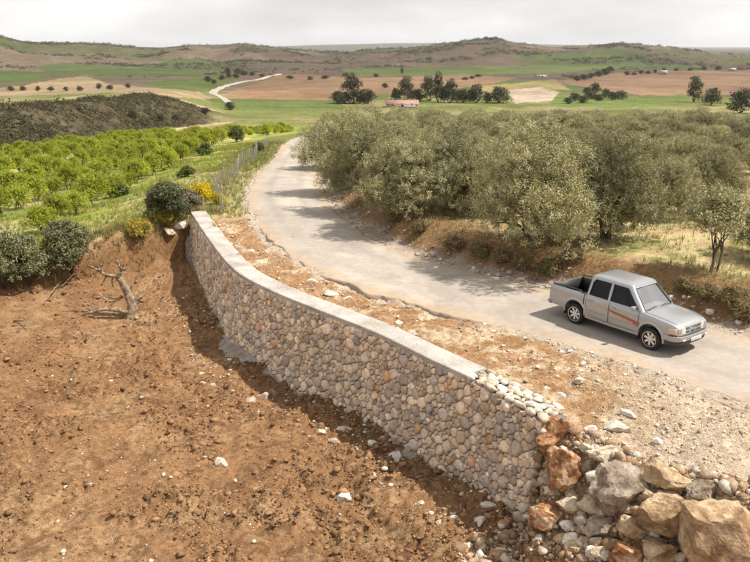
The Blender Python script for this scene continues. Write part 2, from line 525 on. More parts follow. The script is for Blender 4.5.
def near_colour(x, y, lat, d, s, T):
    n1 = fbm(x * .45, y * .45, 101); n2 = fbm(x * 1.7, y * 1.7, 103); n3 = fbm(x * 6, y * 6, 107, 3)
    soil = mix(np.broadcast_to(SOIL, x.shape + (3,)), SOIL_L, sstep(.49, .64, .6 * n1 + .4 * n2) * .45)
    soil = mix(soil, SOIL_D, sstep(.5, .66, .4 * n2 + .6 * n3) * .75)
    # soil colour darkens towards the wall foot and the cut bank
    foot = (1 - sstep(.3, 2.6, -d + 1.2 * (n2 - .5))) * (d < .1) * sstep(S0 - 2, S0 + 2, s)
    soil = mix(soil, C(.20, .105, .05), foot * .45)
    left = lat < 0
    verge = mix(np.broadcast_to(VERGE, x.shape + (3,)), C(.47, .36, .24), sstep(.45, .62, n2))
    verge = mix(verge, C(.24, .13, .06), sstep(.5, .64, n3) * .6)
    gr = sstep(4.5, 7.5, x - .35 * (y - 17) + 2.2 * (n1 - .5)) * (1 - sstep(23, 26, y))
    verge = mix(verge, GRAVEL, gr * .9)
    green_l = mix(np.broadcast_to(GREEN * 1.15, x.shape + (3,)), STRAW, sstep(.40, .62, .6 * n1 + .4 * n2) * .85)
    green_l = mix(green_l, C(.27, .30, .05), sstep(.5, .7, fbm(x * .16, y * .16, 111)) * .6)
    toO = sstep(39.5, 43, y + .35 * np.clip(-lat - 5, 0, 20) + 2.5 * (n2 - .5))
    lside = mix(verge, green_l, toO)
    lside = mix(lside, STRAW * .9, (1 - sstep(4.5, 8, -lat)) * toO * .7 * sstep(.3, .6, n2))
    dry = mix(np.broadcast_to(DRY, x.shape + (3,)), GREEN, sstep(.5, .66, .5 * n1 + .5 * n2) * .75)
    dry = mix(dry, C(.30, .19, .10), sstep(.5, .65, fbm(x * .8, y * .8, 117)) * .5)
    bank = (1 - sstep(4.6, 6.6, lat + 2.4 * (n1 - .5))) * (1 - sstep(44, 60, y))
    dry = mix(dry, BANKC, bank * .9)
    edge = (1 - sstep(2.9, 3.5, lat + .8 * (n2 - .5))) * (1 - sstep(60, 80, y))
    dry = mix(dry, C(.36, .30, .25), edge * .9)
    hi = np.where(left[..., None], lside, dry)
    under = 1 - sstep(2.4, 2.9, np.abs(lat))
    hi = mix(hi, C(.40, .34, .27), under)
    bk = np.clip((1 - np.abs(2 * T - 1)) * 1.3, 0, 1) * (s > S1 - 1)
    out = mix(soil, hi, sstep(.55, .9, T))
    out = mix(out, C(.22, .12, .055), bk * .7)
    return np.clip(out, .01, .9)

FIELDS = [
    (C(.115, .15, .05), [(36, 66), (60, 63), (170, 69), (215, 70), (200, 77), (120, 77), (45, 72)]),
    (C(.11, .15, .045), [(-60, 68), (35, 72), (42, 80), (-60, 84)]),
    (C(.12, .155, .045), [(140, 83), (215, 77), (240, 79), (205, 93), (170, 89)]),
    (C(.36, .27, .16), [(-60, 95), (20, 86), (60, 79), (85, 76), (112, 85), (150, 88), (200, 92), (215, 100), (110, 93), (0, 97)]),
    (C(.27, .175, .105), [(218, 95), (258, 83), (280, 75), (300, 74), (345, 78), (470, 75), (520, 78), (480, 86), (330, 100), (235, 99)]),
    (C(.28, .17, .10), [(232, 95), (260, 86), (320, 92), (330, 99), (240, 98)]),
    (C(.13, .165, .05), [(205, 99), (236, 99), (340, 100.5), (345, 109), (225, 110)]),
    (C(.14, .17, .06), [(340, 69), (560, 65), (650, 65), (560, 73), (470, 75), (350, 76)]),
    (C(.28, .18, .115), [(555, 82), (600, 74), (660, 71), (1300, 66), (1300, 100), (700, 94), (640, 95), (600, 90)]),
    (C(.15, .19, .055), [(535, 95), (640, 97), (700, 100), (650, 107), (560, 107)]),
    (C(.30, .245, .11), [(470, 86), (555, 80), (570, 90), (480, 95)]),
    (C(.46, .37, .28), [(508, 90), (540, 87), (560, 92), (552, 101), (515, 104)]),
]

def far_colour(x, y, z, lat):
    r = np.hypot(x, y); u, v, dd = to_px(x, y, z)
    n1 = fbm(x * .012, y * .012, 201); n2 = fbm(x * .05, y * .05, 203)
    base = mix(np.broadcast_to(C(.145, .16, .05), x.shape + (3,)), STRAW * .75, sstep(.5, .68, n2) * .6)
    # patchwork of far slopes: cells of a warped grid, each with its own crop
    wx = x + 90 * (fbm(x * .003, y * .003, 211) - .5) * 3; wy = y + 90 * (fbm(x * .003, y * .003, 213) - .5) * 5
    cx, cy = np.floor(wx / 190), np.floor(wy / 330); k = _hash(cx, cy, 5)
    pal = np.array([[.15, .105, .078], [.105, .13, .05], [.125, .10, .072], [.19, .145, .10], [.09, .115, .05], [.13, .125, .06], [.145, .11, .08], [.11, .105, .06]])
    patch = pal[(k * 7.999).astype(int)] * (0.85 + .3 * n2)[..., None]
    scrubby = sstep(.52, .62, fbm(x * .009, y * .009, 217, 5))
    patch = mix(patch, C(.085, .085, .05), scrubby * .8 * sstep(900, 1500, r))
    c = mix(base, patch, sstep(420, 620, r))
    ta = x / np.maximum(y, 1)
    olive_side = mix(np.broadcast_to(DRY * .9, x.shape + (3,)), GREEN, sstep(.42, .62, n2) * .7)
    c = mix(c, olive_side, (lat > 0) * (1 - sstep(130, 220, r)))
    orch = mix(np.broadcast_to(ORCH, x.shape + (3,)), C(.40, .33, .15), sstep(.48, .62, fbm(x * .3, y * .3, 221)) * .8)
    c = mix(c, orch, (lat < -7) * (1 - sstep(200, 300, r)))
    rf = np.interp(ta, [-3, -.48, -.34, -.186, -.14], [95, 133, 182, 268, 320]); q = r - rf
    sp = (ta < -.178) & (y > 1)
    spf = 1 - sstep(-.215, -.185, ta + .03 * (n2 - .5))
    c = mix(c, C(.085, .07, .042), sp * spf * sstep(1, 5, q + 8 * (n2 - .5)) * (1 - sstep(48, 52, q + 6 * (n2 - .5))))
    c = mix(c, C(.43, .33, .21), sp * (sstep(-9, -6, q + 4 * (n2 - .5)) * (1 - sstep(0, 2, q))))
    c = mix(c, C(.46, .37, .25), sp * spf * (sstep(50, 53, q) * (1 - sstep(58, 62, q))))
    for col, P in FIELDS:
        m_ = inside_poly(np.array(P), u + 5 * (n2 - .5), v + 2.0 * (n1 - .5)) & (y > 150) & (q > -4)
        cc = mix(np.broadcast_to(col, x.shape + (3,)), col * .8, sstep(.4, .65, n1))
        c = np.where((m_ & ~(sp & (q < 62)))[..., None], cc, c)
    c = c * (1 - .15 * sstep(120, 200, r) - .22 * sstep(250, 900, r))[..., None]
    return np.clip(c, .01, .9)

M_NEAR = mat_ground('earth_and_grass', [(0.9, .82, 1.18), (7.0, .68, 1.32), (30.0, .55, 1.45)], .9, .06)
M_FAR = mat_ground('fields', [(0.012, .82, 1.18), (0.07, .74, 1.26), (0.6, .66, 1.34)], 0, 1)

def axis(a, b, step, lo, hi, g=1.13):
    core = list(np.arange(a, b + 1e-6, step)); q = step; p = core[-1]; up = []
    while p < hi: q *= g; p += q; up.append(min(p, hi))
    q = step; p = core[0]; dn = []
    while p > lo: q *= g; p -= q; dn.append(max(p, lo))
    return np.array(dn[::-1] + core + up)

NX0, NX1, NY0, NY1 = -34.0, 34.0, 3.0, 64.0
gx = axis(-10.5, 8.5, .065, NX0, NX1, 1.06); gy = axis(13.4, 31, .065, NY0, NY1, 1.03)
GX, GY = np.meshgrid(gx, gy)
Z, LAT, D, SS, TT = ground(GX, GY)
nx_, ny_ = len(gx), len(gy)
idx = np.arange(nx_ * ny_).reshape(ny_, nx_)
F = np.stack([idx[:-1, :-1], idx[:-1, 1:], idx[1:, 1:], idx[1:, :-1]], -1).reshape(-1, 4)
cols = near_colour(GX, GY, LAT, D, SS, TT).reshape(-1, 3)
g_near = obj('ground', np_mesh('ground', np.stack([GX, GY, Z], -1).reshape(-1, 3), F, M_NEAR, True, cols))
tag(g_near, kind='structure')

# the land beyond, one sheet to the horizon all round
az = np.concatenate([np.linspace(-180, -42, 60)[:-1], np.linspace(-42, 42, 540), np.linspace(42, 180, 60)[1:]])
rr = np.concatenate([[0.0, 12, 24], np.geomspace(28, 30000, 340)])
AZ, RR = np.meshgrid(np.radians(az), rr)
FX, FY = RR * np.sin(AZ), RR * np.cos(AZ)
FZ, FLAT = ground(FX, FY, False)[:2]
ins = np.minimum.reduce([FX - NX0, NX1 - FX, FY - NY0, NY1 - FY])
FZ = FZ - 5.5 * sstep(.0, 2.5, ins) - .03
FZ = FZ - 2.0 * sstep(0, 3, 3.2 - np.abs(FLAT)) * 0.1
na, nr = len(az), len(rr)
idx = np.arange(na * nr).reshape(nr, na)
F = np.stack([idx[:-1, :-1], idx[:-1, 1:], idx[1:, 1:], idx[1:, :-1]], -1).reshape(-1, 4)
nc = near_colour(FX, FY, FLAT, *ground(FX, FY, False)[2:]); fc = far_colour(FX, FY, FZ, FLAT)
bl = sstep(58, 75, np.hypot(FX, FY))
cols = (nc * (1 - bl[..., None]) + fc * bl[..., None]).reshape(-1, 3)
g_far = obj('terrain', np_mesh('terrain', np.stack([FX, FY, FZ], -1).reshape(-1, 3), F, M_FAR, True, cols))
tag(g_far, kind='structure')

# ---------------------------------------------------------------- road
def mat_road():
    m, n, l, b = nodes('dusty_road')
    b.inputs['Roughness'].default_value = .9; b.inputs['Specular IOR Level'].default_value = .15
    at = N(n, 'ShaderNodeAttribute', attribute_name='Col')
    g = N(n, 'ShaderNodeNewGeometry')
    out = at.outputs['Color']; last = None
    for s, lo, hi in ((.5, .9, 1.08), (4, .92, 1.08), (45, .85, 1.15)):
        t = N(n, 'ShaderNodeTexNoise', Scale=s, Detail=6.0, Roughness=.6); l.new(g.outputs['Position'], t.inputs['Vector'])
        r = N(n, 'ShaderNodeMapRange'); r.inputs['From Min'].default_value = .3; r.inputs['From Max'].default_value = .7
        r.inputs['To Min'].default_value = lo; r.inputs['To Max'].default_value = hi; l.new(t.outputs['Fac'], r.inputs['Value'])
        q = N(n, 'ShaderNodeVectorMath', operation='SCALE'); l.new(out, q.inputs[0]); l.new(r.outputs[0], q.inputs['Scale']); out = q.outputs[0]; last = t
    l.new(out, b.inputs['Base Color'])
    bp = N(n, 'ShaderNodeBump', Strength=.12, Distance=.006); l.new(last.outputs['Fac'], bp.inputs['Height']); l.new(bp.outputs[0], b.inputs['Normal'])
    return m

rs = np.concatenate([np.arange(2, 66, .16), np.arange(66, ROAD_L[-1], .8)])
RC = pl_at(ROAD, ROAD_L, rs); tan = np.gradient(RC, axis=0); tan /= np.hypot(*tan.T)[:, None]
nor = np.stack([tan[:, 1], -tan[:, 0]], -1)                      # to the olive side
offs = np.linspace(-1, 1, 45)
wl_ = 2.35 + .35 * (fbm(rs * .45, rs * 0, 301, 4) - .5) * 2 + .18 * (fbm(rs * 2.2, rs * 0, 303, 3) - .5) * 2
wr_ = 2.35 + .22 * (fbm(rs * .6, rs * 0 + 5, 305, 4) - .5) * 2
wl_ = wl_ + .5 * np.exp(-((RC[:, 1] - 19) / 3.5) ** 2)
lat_o = np.where(offs[None, :] < 0, offs[None, :] * wl_[:, None], offs[None, :] * wr_[:, None])
RX = RC[:, 0:1] + nor[:, 0:1] * lat_o; RY = RC[:, 1:2] + nor[:, 1:2] * lat_o
RZ = zroad(RY) + .012 + .03 * (1 - (lat_o / 2.5) ** 2) + .02 * (fbm(RX * .4, RY * .4, 307) - .5)
rcol = np.broadcast_to(C(.345, .302, .26), RX.shape + (3,))
rcol = mix(rcol, C(.42, .375, .32), sstep(.5, .65, fbm(RX * .35 + RY * .1, RY * .25, 311)) * .7)
rcol = mix(rcol, C(.27, .24, .205), np.exp(-((np.abs(lat_o) - .95) / .28) ** 2) * .55 * sstep(.3, .55, fbm(RX * .3, RY * .12, 315)))
rcol = mix(rcol, C(.33, .24, .16), sstep(.52, .66, fbm(RX * 1.3, RY * 1.3, 313)) * .6 * sstep(1.0, 2.2, -lat_o))
rcol = mix(rcol, C(.37, .28, .19), sstep(1.5, 2.3, np.abs(lat_o) + .6 * (fbm(RX * 1.5, RY * 1.5, 317) - .5)) * .8)
rcol = mix(rcol, C(.24, .21, .18), sstep(.55, .64, fbm(RX * .8, RY * .5, 319)) * .3)
nrr, noo = RX.shape
V = np.stack([RX, RY, RZ], -1)
low = V[:, [0, -1]].copy(); low[..., 2] -= .22
low[:, 0, :2] += nor * -.02; low[:, 1, :2] += nor * .02
V2 = np.concatenate([low[:, :1], V, low[:, 1:]], 1)
c2 = np.concatenate([np.broadcast_to(C(.30, .24, .18), (nrr, 1, 3)), rcol, np.broadcast_to(C(.30, .24, .18), (nrr, 1, 3))], 1)
idx = np.arange(nrr * (noo + 2)).reshape(nrr, noo + 2)
F = np.stack([idx[:-1, :-1], idx[:-1, 1:], idx[1:, 1:], idx[1:, :-1]], -1).reshape(-1, 4)
road = obj('road', np_mesh('road', V2.reshape(-1, 3), F, mat_road(), True, c2.reshape(-1, 3)))
tag(road, kind='structure')

# ---------------------------------------------------------------- retaining wall
from mathutils import noise as mnoise
WTOP, WTH = .02, .80
wt = np.gradient(WALL, axis=0); wt /= np.hypot(*wt.T)[:, None]
def wall_frame(s):
    s = np.asarray(s, float)
    p = pl_at(WALL, WALL_L, s); t = np.stack([np.interp(s, WALL_L, wt[:, 0]), np.interp(s, WALL_L, wt[:, 1])], -1)
    t = t / np.hypot(t[..., 0], t[..., 1])[..., None]
    return p, t, np.stack([-t[..., 1], t[..., 0]], -1)          # point, along, outwards (field side)
ws_ = np.linspace(0, WALL_L[-1], 120)
_p, _t, _n = wall_frame(ws_)
_q = _p + _n * .75
WBOT = ground(_q[:, 0], _q[:, 1], False)[0] - .12
def wbot(s): return np.interp(s, ws_, WBOT)
BATTER = .11
M_STONE = mat_rock('wall_stone', (.78, .76, .75), (1.12, 1.08, 1.02), scale=5, bump=.45, attr=True, fine=30)
M_MORTAR = mat_rock('wall_mortar', (.18, .155, .13), (.34, .30, .26), scale=3, bump=.8, fine=35)
M_CONC = mat_rock('coping_concrete', (.31, .275, .245), (.45, .41, .37), scale=1.1, bump=.4, fine=22)
M_FOOT = mat_rock('footing_concrete', (.21, .175, .145), (.33, .285, .245), scale=2.2, bump=.5, fine=18)
WO = Vector((4.05, 17.15, -3.0))
wall = empty('retaining_wall', WO)
tag(wall, 'long curved dry stone retaining wall with a pale concrete coping beside the road', 'wall')
def wpt(s, h, out):
    """h = height above datum z, out = metres proud of the battered face"""
    p, t, n = wall_frame(s)
    o = (WTOP - h) * BATTER + out
    return np.stack([p[..., 0] + n[..., 0] * o, p[..., 1] + n[..., 1] * o, np.asarray(h) + 0 * p[..., 0]], -1)
# core
mb = MB(); rings = []
for s in np.linspace(0, WALL_L[-1], 90):
    zb = float(wbot(s)) - .25
    p, t, n = wall_frame(s)
    a = wpt(s, zb, -.045); b = wpt(s, WTOP, -.045); inn = p - n * (WTH - .03)
    rings.append([Vector(a) - WO, Vector(b) - WO, Vector((inn[0], inn[1], WTOP)) - WO, Vector((inn[0], inn[1], zb)) - WO])
mb.loft(rings); mb.build('core', M_MORTAR, wall)

# coping: slab sections cast end to end
cs0 = 3.05
joints = [cs0, 6.4, 9.6, 13.0, 16.6, 20.0, 23.4, WALL_L[-1] + .05]
for i in range(len(joints) - 1):
    mb = MB(); rings = []
    sa, sb = joints[i] + .006, joints[i + 1] - .006
    for s in np.linspace(sa, sb, 26):
        p, t, n = wall_frame(min(s, WALL_L[-1])); p = p + t * max(0, s - WALL_L[-1])
        w1 = .025 + .012 * (float(vnoise(s * 3.1, 1.7, 5)) - .5); w2 = WTH + .02 * (float(vnoise(s * 2.3, 5.1, 6)) - .5)
        zt = .155 + .014 * (float(vnoise(s * 1.7, 2.2, 7)) - .5); zl_ = .005 + .03 * (float(vnoise(s * 4, 9, 8)) - .5)
        pr = [(w1, zl_), (w1, zt - .02), (w1 - .02, zt), (-w2 * .3, zt + .012), (-w2 * .7, zt + .01), (-w2 + .02, zt), (-w2, zt - .02), (-w2, -.1), (-w2 + .1, -.1), (-.06, -.06)]
        rings.append([Vector((p[0] + n[0] * o, p[1] + n[1] * o, z)) - WO for o, z in pr])
    mb.loft(rings); mb.build('coping_slab', M_CONC, wall, True, .5)

# footing smeared along the foot of the wall
mb = MB(); rings = []
for s in np.linspace(1.5, WALL_L[-1] - .3, 70):
    zb = float(wbot(s)); k = .55 + .6 * float(vnoise(s * .9, 3, 15)); hh = .08 * k + .25 * math.exp(-((s - 15.5) / 2.5) ** 2)
    wide = .22 * k + .5 * math.exp(-((s - 15.3) / 1.6) ** 2)
    pr = [(wide + .1, zb - .2), (wide, zb + .06 + .05 * k), (.07, zb + .12 + hh * .75), (.0, zb + .12 + hh), (-.1, zb + .1 + hh), (-.1, zb - .2)]
    rings.append([Vector(wpt(s, z, o)) - WO for o, z in pr])
mb.loft(rings); mb.build('footing', M_FOOT, wall, True, .7)

# face stones: power diagram of random stones, each a rounded, domed block
def clip(poly, nx, ny, c):
    out = []
    for i in range(len(poly)):
        a, b = poly[i], poly[(i + 1) % len(poly)]
        da, db = a[0] * nx + a[1] * ny - c, b[0] * nx + b[1] * ny - c
        if da <= 0: out.append(a)
        if (da < 0 < db) or (db < 0 < da):
            t = da / (da - db); out.append((a[0] + (b[0] - a[0]) * t, a[1] + (b[1] - a[1]) * t))
    return out
rs_ = random.Random(21)
seeds = []; grid = {}
LW = WALL_L[-1]
for att in range(60000):
    s = rs_.uniform(-.05, LW + .05); h = rs_.uniform(-4.1, WTOP)
    if h < wbot(s) - .15: continue
    R_ = rs_.choice([.05, .065, .08, .095, .115, .135]) if att > 1800 else rs_.uniform(.11, .20)
    gi, gj = int(s / .45), int((h + 5) / .45); ok = True
    for a in range(gi - 1, gi + 2):
        for b in range(gj - 1, gj + 2):
            for (s2, h2, r2) in grid.get((a, b), ()):
                if ((s - s2) * .92) ** 2 + (h - h2) ** 2 < (.86 * (R_ + r2)) ** 2: ok = False; break
            if not ok: break
        if not ok: break
    if ok:
        grid.setdefault((gi, gj), []).append((s, h, R_)); seeds.append((s, h, R_))
PAL = [((.50, .465, .43), 6), ((.60, .545, .47), 6), ((.54, .46, .38), 3), ((.42, .40, .40), 3.5), ((.62, .56, .49), 3.5), ((.52, .45, .40), 5), ((.47, .33, .20), .5), ((.45, .31, .24), .6), ((.37, .335, .305), 2)]
PW = [w for _, w in PAL]
stones = []
for (s, h, R_) in seeds:
    gi, gj = int(s / .45), int((h + 5) / .45)
    m_ = .45
    poly = [(s - m_, h - m_), (s + m_, h - m_), (s + m_, h + m_), (s - m_, h + m_)]
    poly = clip(poly, 0, 1, WTOP - .005); poly = clip(poly, -1, 0, .0); poly = clip(poly, 1, 0, LW)
    for a in range(gi - 2, gi + 3):
        for b in range(gj - 2, gj + 3):
            for (s2, h2, r2) in grid.get((a, b), ()):
                dx, dy = s2 - s, h2 - h
                if dx == 0 and dy == 0: continue
                if len(poly) < 3: break
                c = ((s2 * s2 + h2 * h2 - r2 * r2) - (s * s + h * h - R_ * R_)) / 2
                L_ = math.hypot(dx, dy)
                poly = clip(poly, dx / L_, dy / L_, c / L_ - .008 - .008 * rs_.random())
    if len(poly) < 3: continue
    cx = sum(p[0] for p in poly) / len(poly); cy = sum(p[1] for p in poly) / len(poly)
    area = abs(sum(poly[i][0] * poly[(i + 1) % len(poly)][1] - poly[(i + 1) % len(poly)][0] * poly[i][1] for i in range(len(poly)))) / 2
    if area < .0025: continue
    q = []
    for i in range(len(poly)):
        a, b = poly[i], poly[(i + 1) % len(poly)]
        q.append((a[0] * .92 + b[0] * .08, a[1] * .92 + b[1] * .08)); q.append((a[0] * .08 + b[0] * .92, a[1] * .08 + b[1] * .92))
    k = len(q); dome = (.035 + .04 * rs_.random()) * min(1.25, math.sqrt(area) / .22)
    tx, ty = rs_.uniform(-.22, .22), rs_.uniform(-.22, .22)
    P3 = []
    for f, o in ((1.0, -.05), (.94, dome * .72), (.55, dome * .98)):
        for (a, b) in q:
            w = 1 + (rs_.random() - .5) * .09
            a2, b2 = cx + (a - cx) * f * w, cy + (b - cy) * f * w
            P3.append((a2, b2, o + (tx * (a2 - cx) + ty * (b2 - cy)) * (1 if o > 0 else 0) + (rs_.random() - .5) * .018))
    P3.append((cx, cy, dome * (.95 + .15 * rs_.random())))
    P3 = np.array(P3)
    V = wpt(P3[:, 0], P3[:, 1], P3[:, 2]) - np.array(WO)
    Fc = []
    for r_ in range(2):
        for i in range(k): Fc.append((r_ * k + i, r_ * k + (i + 1) % k, (r_ + 1) * k + (i + 1) % k, (r_ + 1) * k + i))
    for i in range(k): Fc.append((2 * k + i, 2 * k + (i + 1) % k, 3 * k))
    col = np.array(rs_.choices([c for c, _ in PAL], PW)[0]) * rs_.uniform(.68, 1.22) * np.array([1.2, 1.1, .97])
    X = wpt(np.array([cx]), np.array([cy]), np.array([0]))[0]
    stones.append((area / (X @ X), V, Fc, col))
stones.sort(key=lambda t: -t[0])
for a, V, Fc, col in stones[:300]:
    obj('stone', np_mesh('stone', V, Fc, M_STONE, False, np.broadcast_to(col, (len(V), 3))), wall)
VV, FF, CC, b0 = [], [], [], 0
for a, V, Fc, col in stones[300:]:
    VV.append(V); FF += [tuple(i + b0 for i in f) for f in Fc]; CC.append(np.broadcast_to(col, (len(V), 3))); b0 += len(V)
o = obj('small_stones', np_mesh('small_stones', np.vstack(VV), FF, M_STONE, False, np.vstack(CC)), wall); o['kind'] = 'stuff'

# ---------------------------------------------------------------- rocks
def ico(sub):
    bm = bmesh.new(); bmesh.ops.create_icosphere(bm, subdivisions=sub, radius=1.0)
    V = np.array([v.co[:] for v in bm.verts]); Fi = np.array([[v.index for v in f.verts] for f in bm.faces]); bm.free(); return V, Fi
ICO = {k: ico(k) for k in (1, 2, 3, 4)}
def rock(seed, dims, sub=3, rough=.16, planes=12, pit=0.0):
    V, Fi = ICO[sub]; V = V.copy(); r = np.random.default_rng(seed)
    for i in range(planes):
        n = r.normal(size=3); n /= np.linalg.norm(n); o = r.uniform(.45, .85)
        e = np.clip(V @ n - o, 0, None); V -= e[:, None] * n * .97
    sh = r.uniform(-50, 50, 3)
    out = np.empty_like(V)
    for i, v in enumerate(V):
        p = Vector(v)
        a = mnoise.fractal(p * 1.6 + Vector(sh), 1.0, 2.0, 4)
        k = 1 + rough * a
        if sub >= 3: k += rough * .35 * mnoise.fractal(p * 6 + Vector(sh), .8, 2.0, 3)
        if pit: k -= pit * max(0, mnoise.noise(p * 3.3 + Vector(sh))) ** 1.0
        out[i] = v * k
    ext = (out.max(0) - out.min(0)) / 2; out = out - (out.max(0) + out.min(0)) / 2
    return out / ext * np.array(dims) / 2, Fi
M_RED = mat_rock('red_limestone', (.16, .07, .035), (.50, .36, .23), (.33, .16, .075), scale=2.6, bump=1.0, fine=11)
M_GREYR = mat_rock('grey_limestone', (.15, .11, .08), (.42, .355, .285), (.27, .215, .165), scale=2.2, bump=1.0, fine=9)
M_TAN = mat_rock('tan_sandstone', (.20, .12, .065), (.46, .345, .22), (.33, .225, .13), scale=1.8, bump=1.0, fine=9)
M_PALE = mat_rock('pale_limestone', (.45, .39, .31), (.70, .65, .57), (.58, .52, .44), scale=5, bump=.5, fine=25, obj_var=.12)
M_BEIGE = mat_rock('beige_limestone', (.36, .28, .19), (.58, .50, .39), (.48, .40, .30), scale=3.5, bump=.6, fine=22, obj_var=.1)

def sharp(me, a=.42):
    me.set_sharp_from_angle(angle=a); return me
def place_rock(name, u, v, wpx, hpx, mat, seed, label, cat, sink=.3, tilt=0.0, depth=None, pit=0, rough=.16, sub=4, group=None, parent=None):
    p = hit(u, v + hpx * .15); dist = p[1] * math.cos(PITCH) + (CAM_H - p[2]) * math.sin(PITCH)
    sc = dist / F_PX; w, h = wpx * sc, hpx * sc
    dd = depth or .75 * (w + h) / 2 * 1.1
    V, Fi = rock(seed, (w * 1.06, dd, h * 1.08), sub, rough, pit=pit)
    view = -ray(u, v); view /= np.linalg.norm(view)
    c = p + view * h * (.5 - sink)
    o = obj(name, sharp(np_mesh(name, V, Fi, mat, True)), parent, c, (random.uniform(-.25, .1), -math.radians(tilt), random.uniform(-.3, .3)))
    if label: tag(o, label, cat, group)
    return o
BOULD = [
    (556, 432, 40, 38, M_RED, 'rust-red pitted boulder against the near end of the stone wall', 12, .12),
    (565, 463, 40, 44, M_RED, 'tall rust-orange pitted boulder below the red one beside the wall end', -15, .14),
    (606, 450, 40, 20, M_BEIGE, 'long flat beige slab lying on top of the grey boulder', -12, 0),
    (617, 482, 50, 44, M_GREYR, 'big grey weathered boulder in the middle of the rubble slope', 8, .05),
    (664, 506, 58, 38, M_TAN, 'wide tan boulder between the big grey one and the corner boulder', -10, .05),
    (722, 530, 74, 66, M_TAN, 'largest tan boulder with a smooth face in the lower right corner', -8, .03),
    (546, 511, 37, 29, M_RED, 'dark rust-brown boulder at the foot of the wall end', -14, .12),
    (541, 486, 30, 20, M_BEIGE, 'small beige block wedged above the dark rust boulder', -10, 0),
    (571, 502, 28, 20, M_BEIGE, 'beige wedge-shaped stone right of the dark rust boulder', -18, 0),
    (596, 502, 34, 20, M_BEIGE, 'cream angular slab under the big grey boulder', -15, 0),
    (600, 524, 31, 23, M_GREYR, 'brownish grey stone below the cream slab on the rubble slope', 5, .05),
    (634, 527, 32, 18, M_TAN, 'orange-tan sloping stone below the wide tan boulder', -28, 0),
    (667, 473, 54, 20, M_TAN, 'long brown slab at the top of the rubble slope', -16, .03),
    (702, 489, 32, 22, M_GREYR, 'dull brown stone above the corner boulder', -6, .04),
    (660, 549, 40, 27, M_TAN, 'brown half-buried boulder at the bottom edge left of the corner boulder', -20, .04),
    (690, 508, 22, 30, M_GREYR, 'narrow dark stone wedged between the wide tan and the corner boulder', 20, .04),
    (628, 552, 30, 22, M_RED, 'reddish half-buried stone at the bottom edge of the rubble slope', -10, .08),
]
for i, (u, v, w, h, m, lab, tilt, pit) in enumerate(BOULD):
    place_rock('boulder', u, v, w * (1.15 if u > 700 else 1.04), h * (1.15 if u > 700 else 1.04), m, 400 + i, lab, 'boulder', tilt=tilt, pit=pit, rough=.26 if m is M_RED else .20, sink=.34)
rb = random.Random(64)
for i in range(60):
    t_ = rb.random(); u = 545 + 195 * t_; v = 432 + 60 * t_ + rb.uniform(0, 110 - 30 * t_)
    if i >= 50: u, v = [(549, 446), (547, 458), (546, 470), (545, 480), (551, 452), (549, 466), (552, 478), (548, 440), (543, 474), (553, 488)][i - 50]
    if v > 556: continue
    place_rock('rock', u, v, rb.uniform(12, 24), rb.uniform(9, 17), rb.choice([M_TAN, M_GREYR, M_RED, M_BEIGE, M_TAN]), 1500 + i, 'rough broken rock packed between the boulders of the rubble slope', 'rock', tilt=rb.uniform(-30, 20), rough=.2, sub=3, sink=.42, group='rocks packed between the boulders')
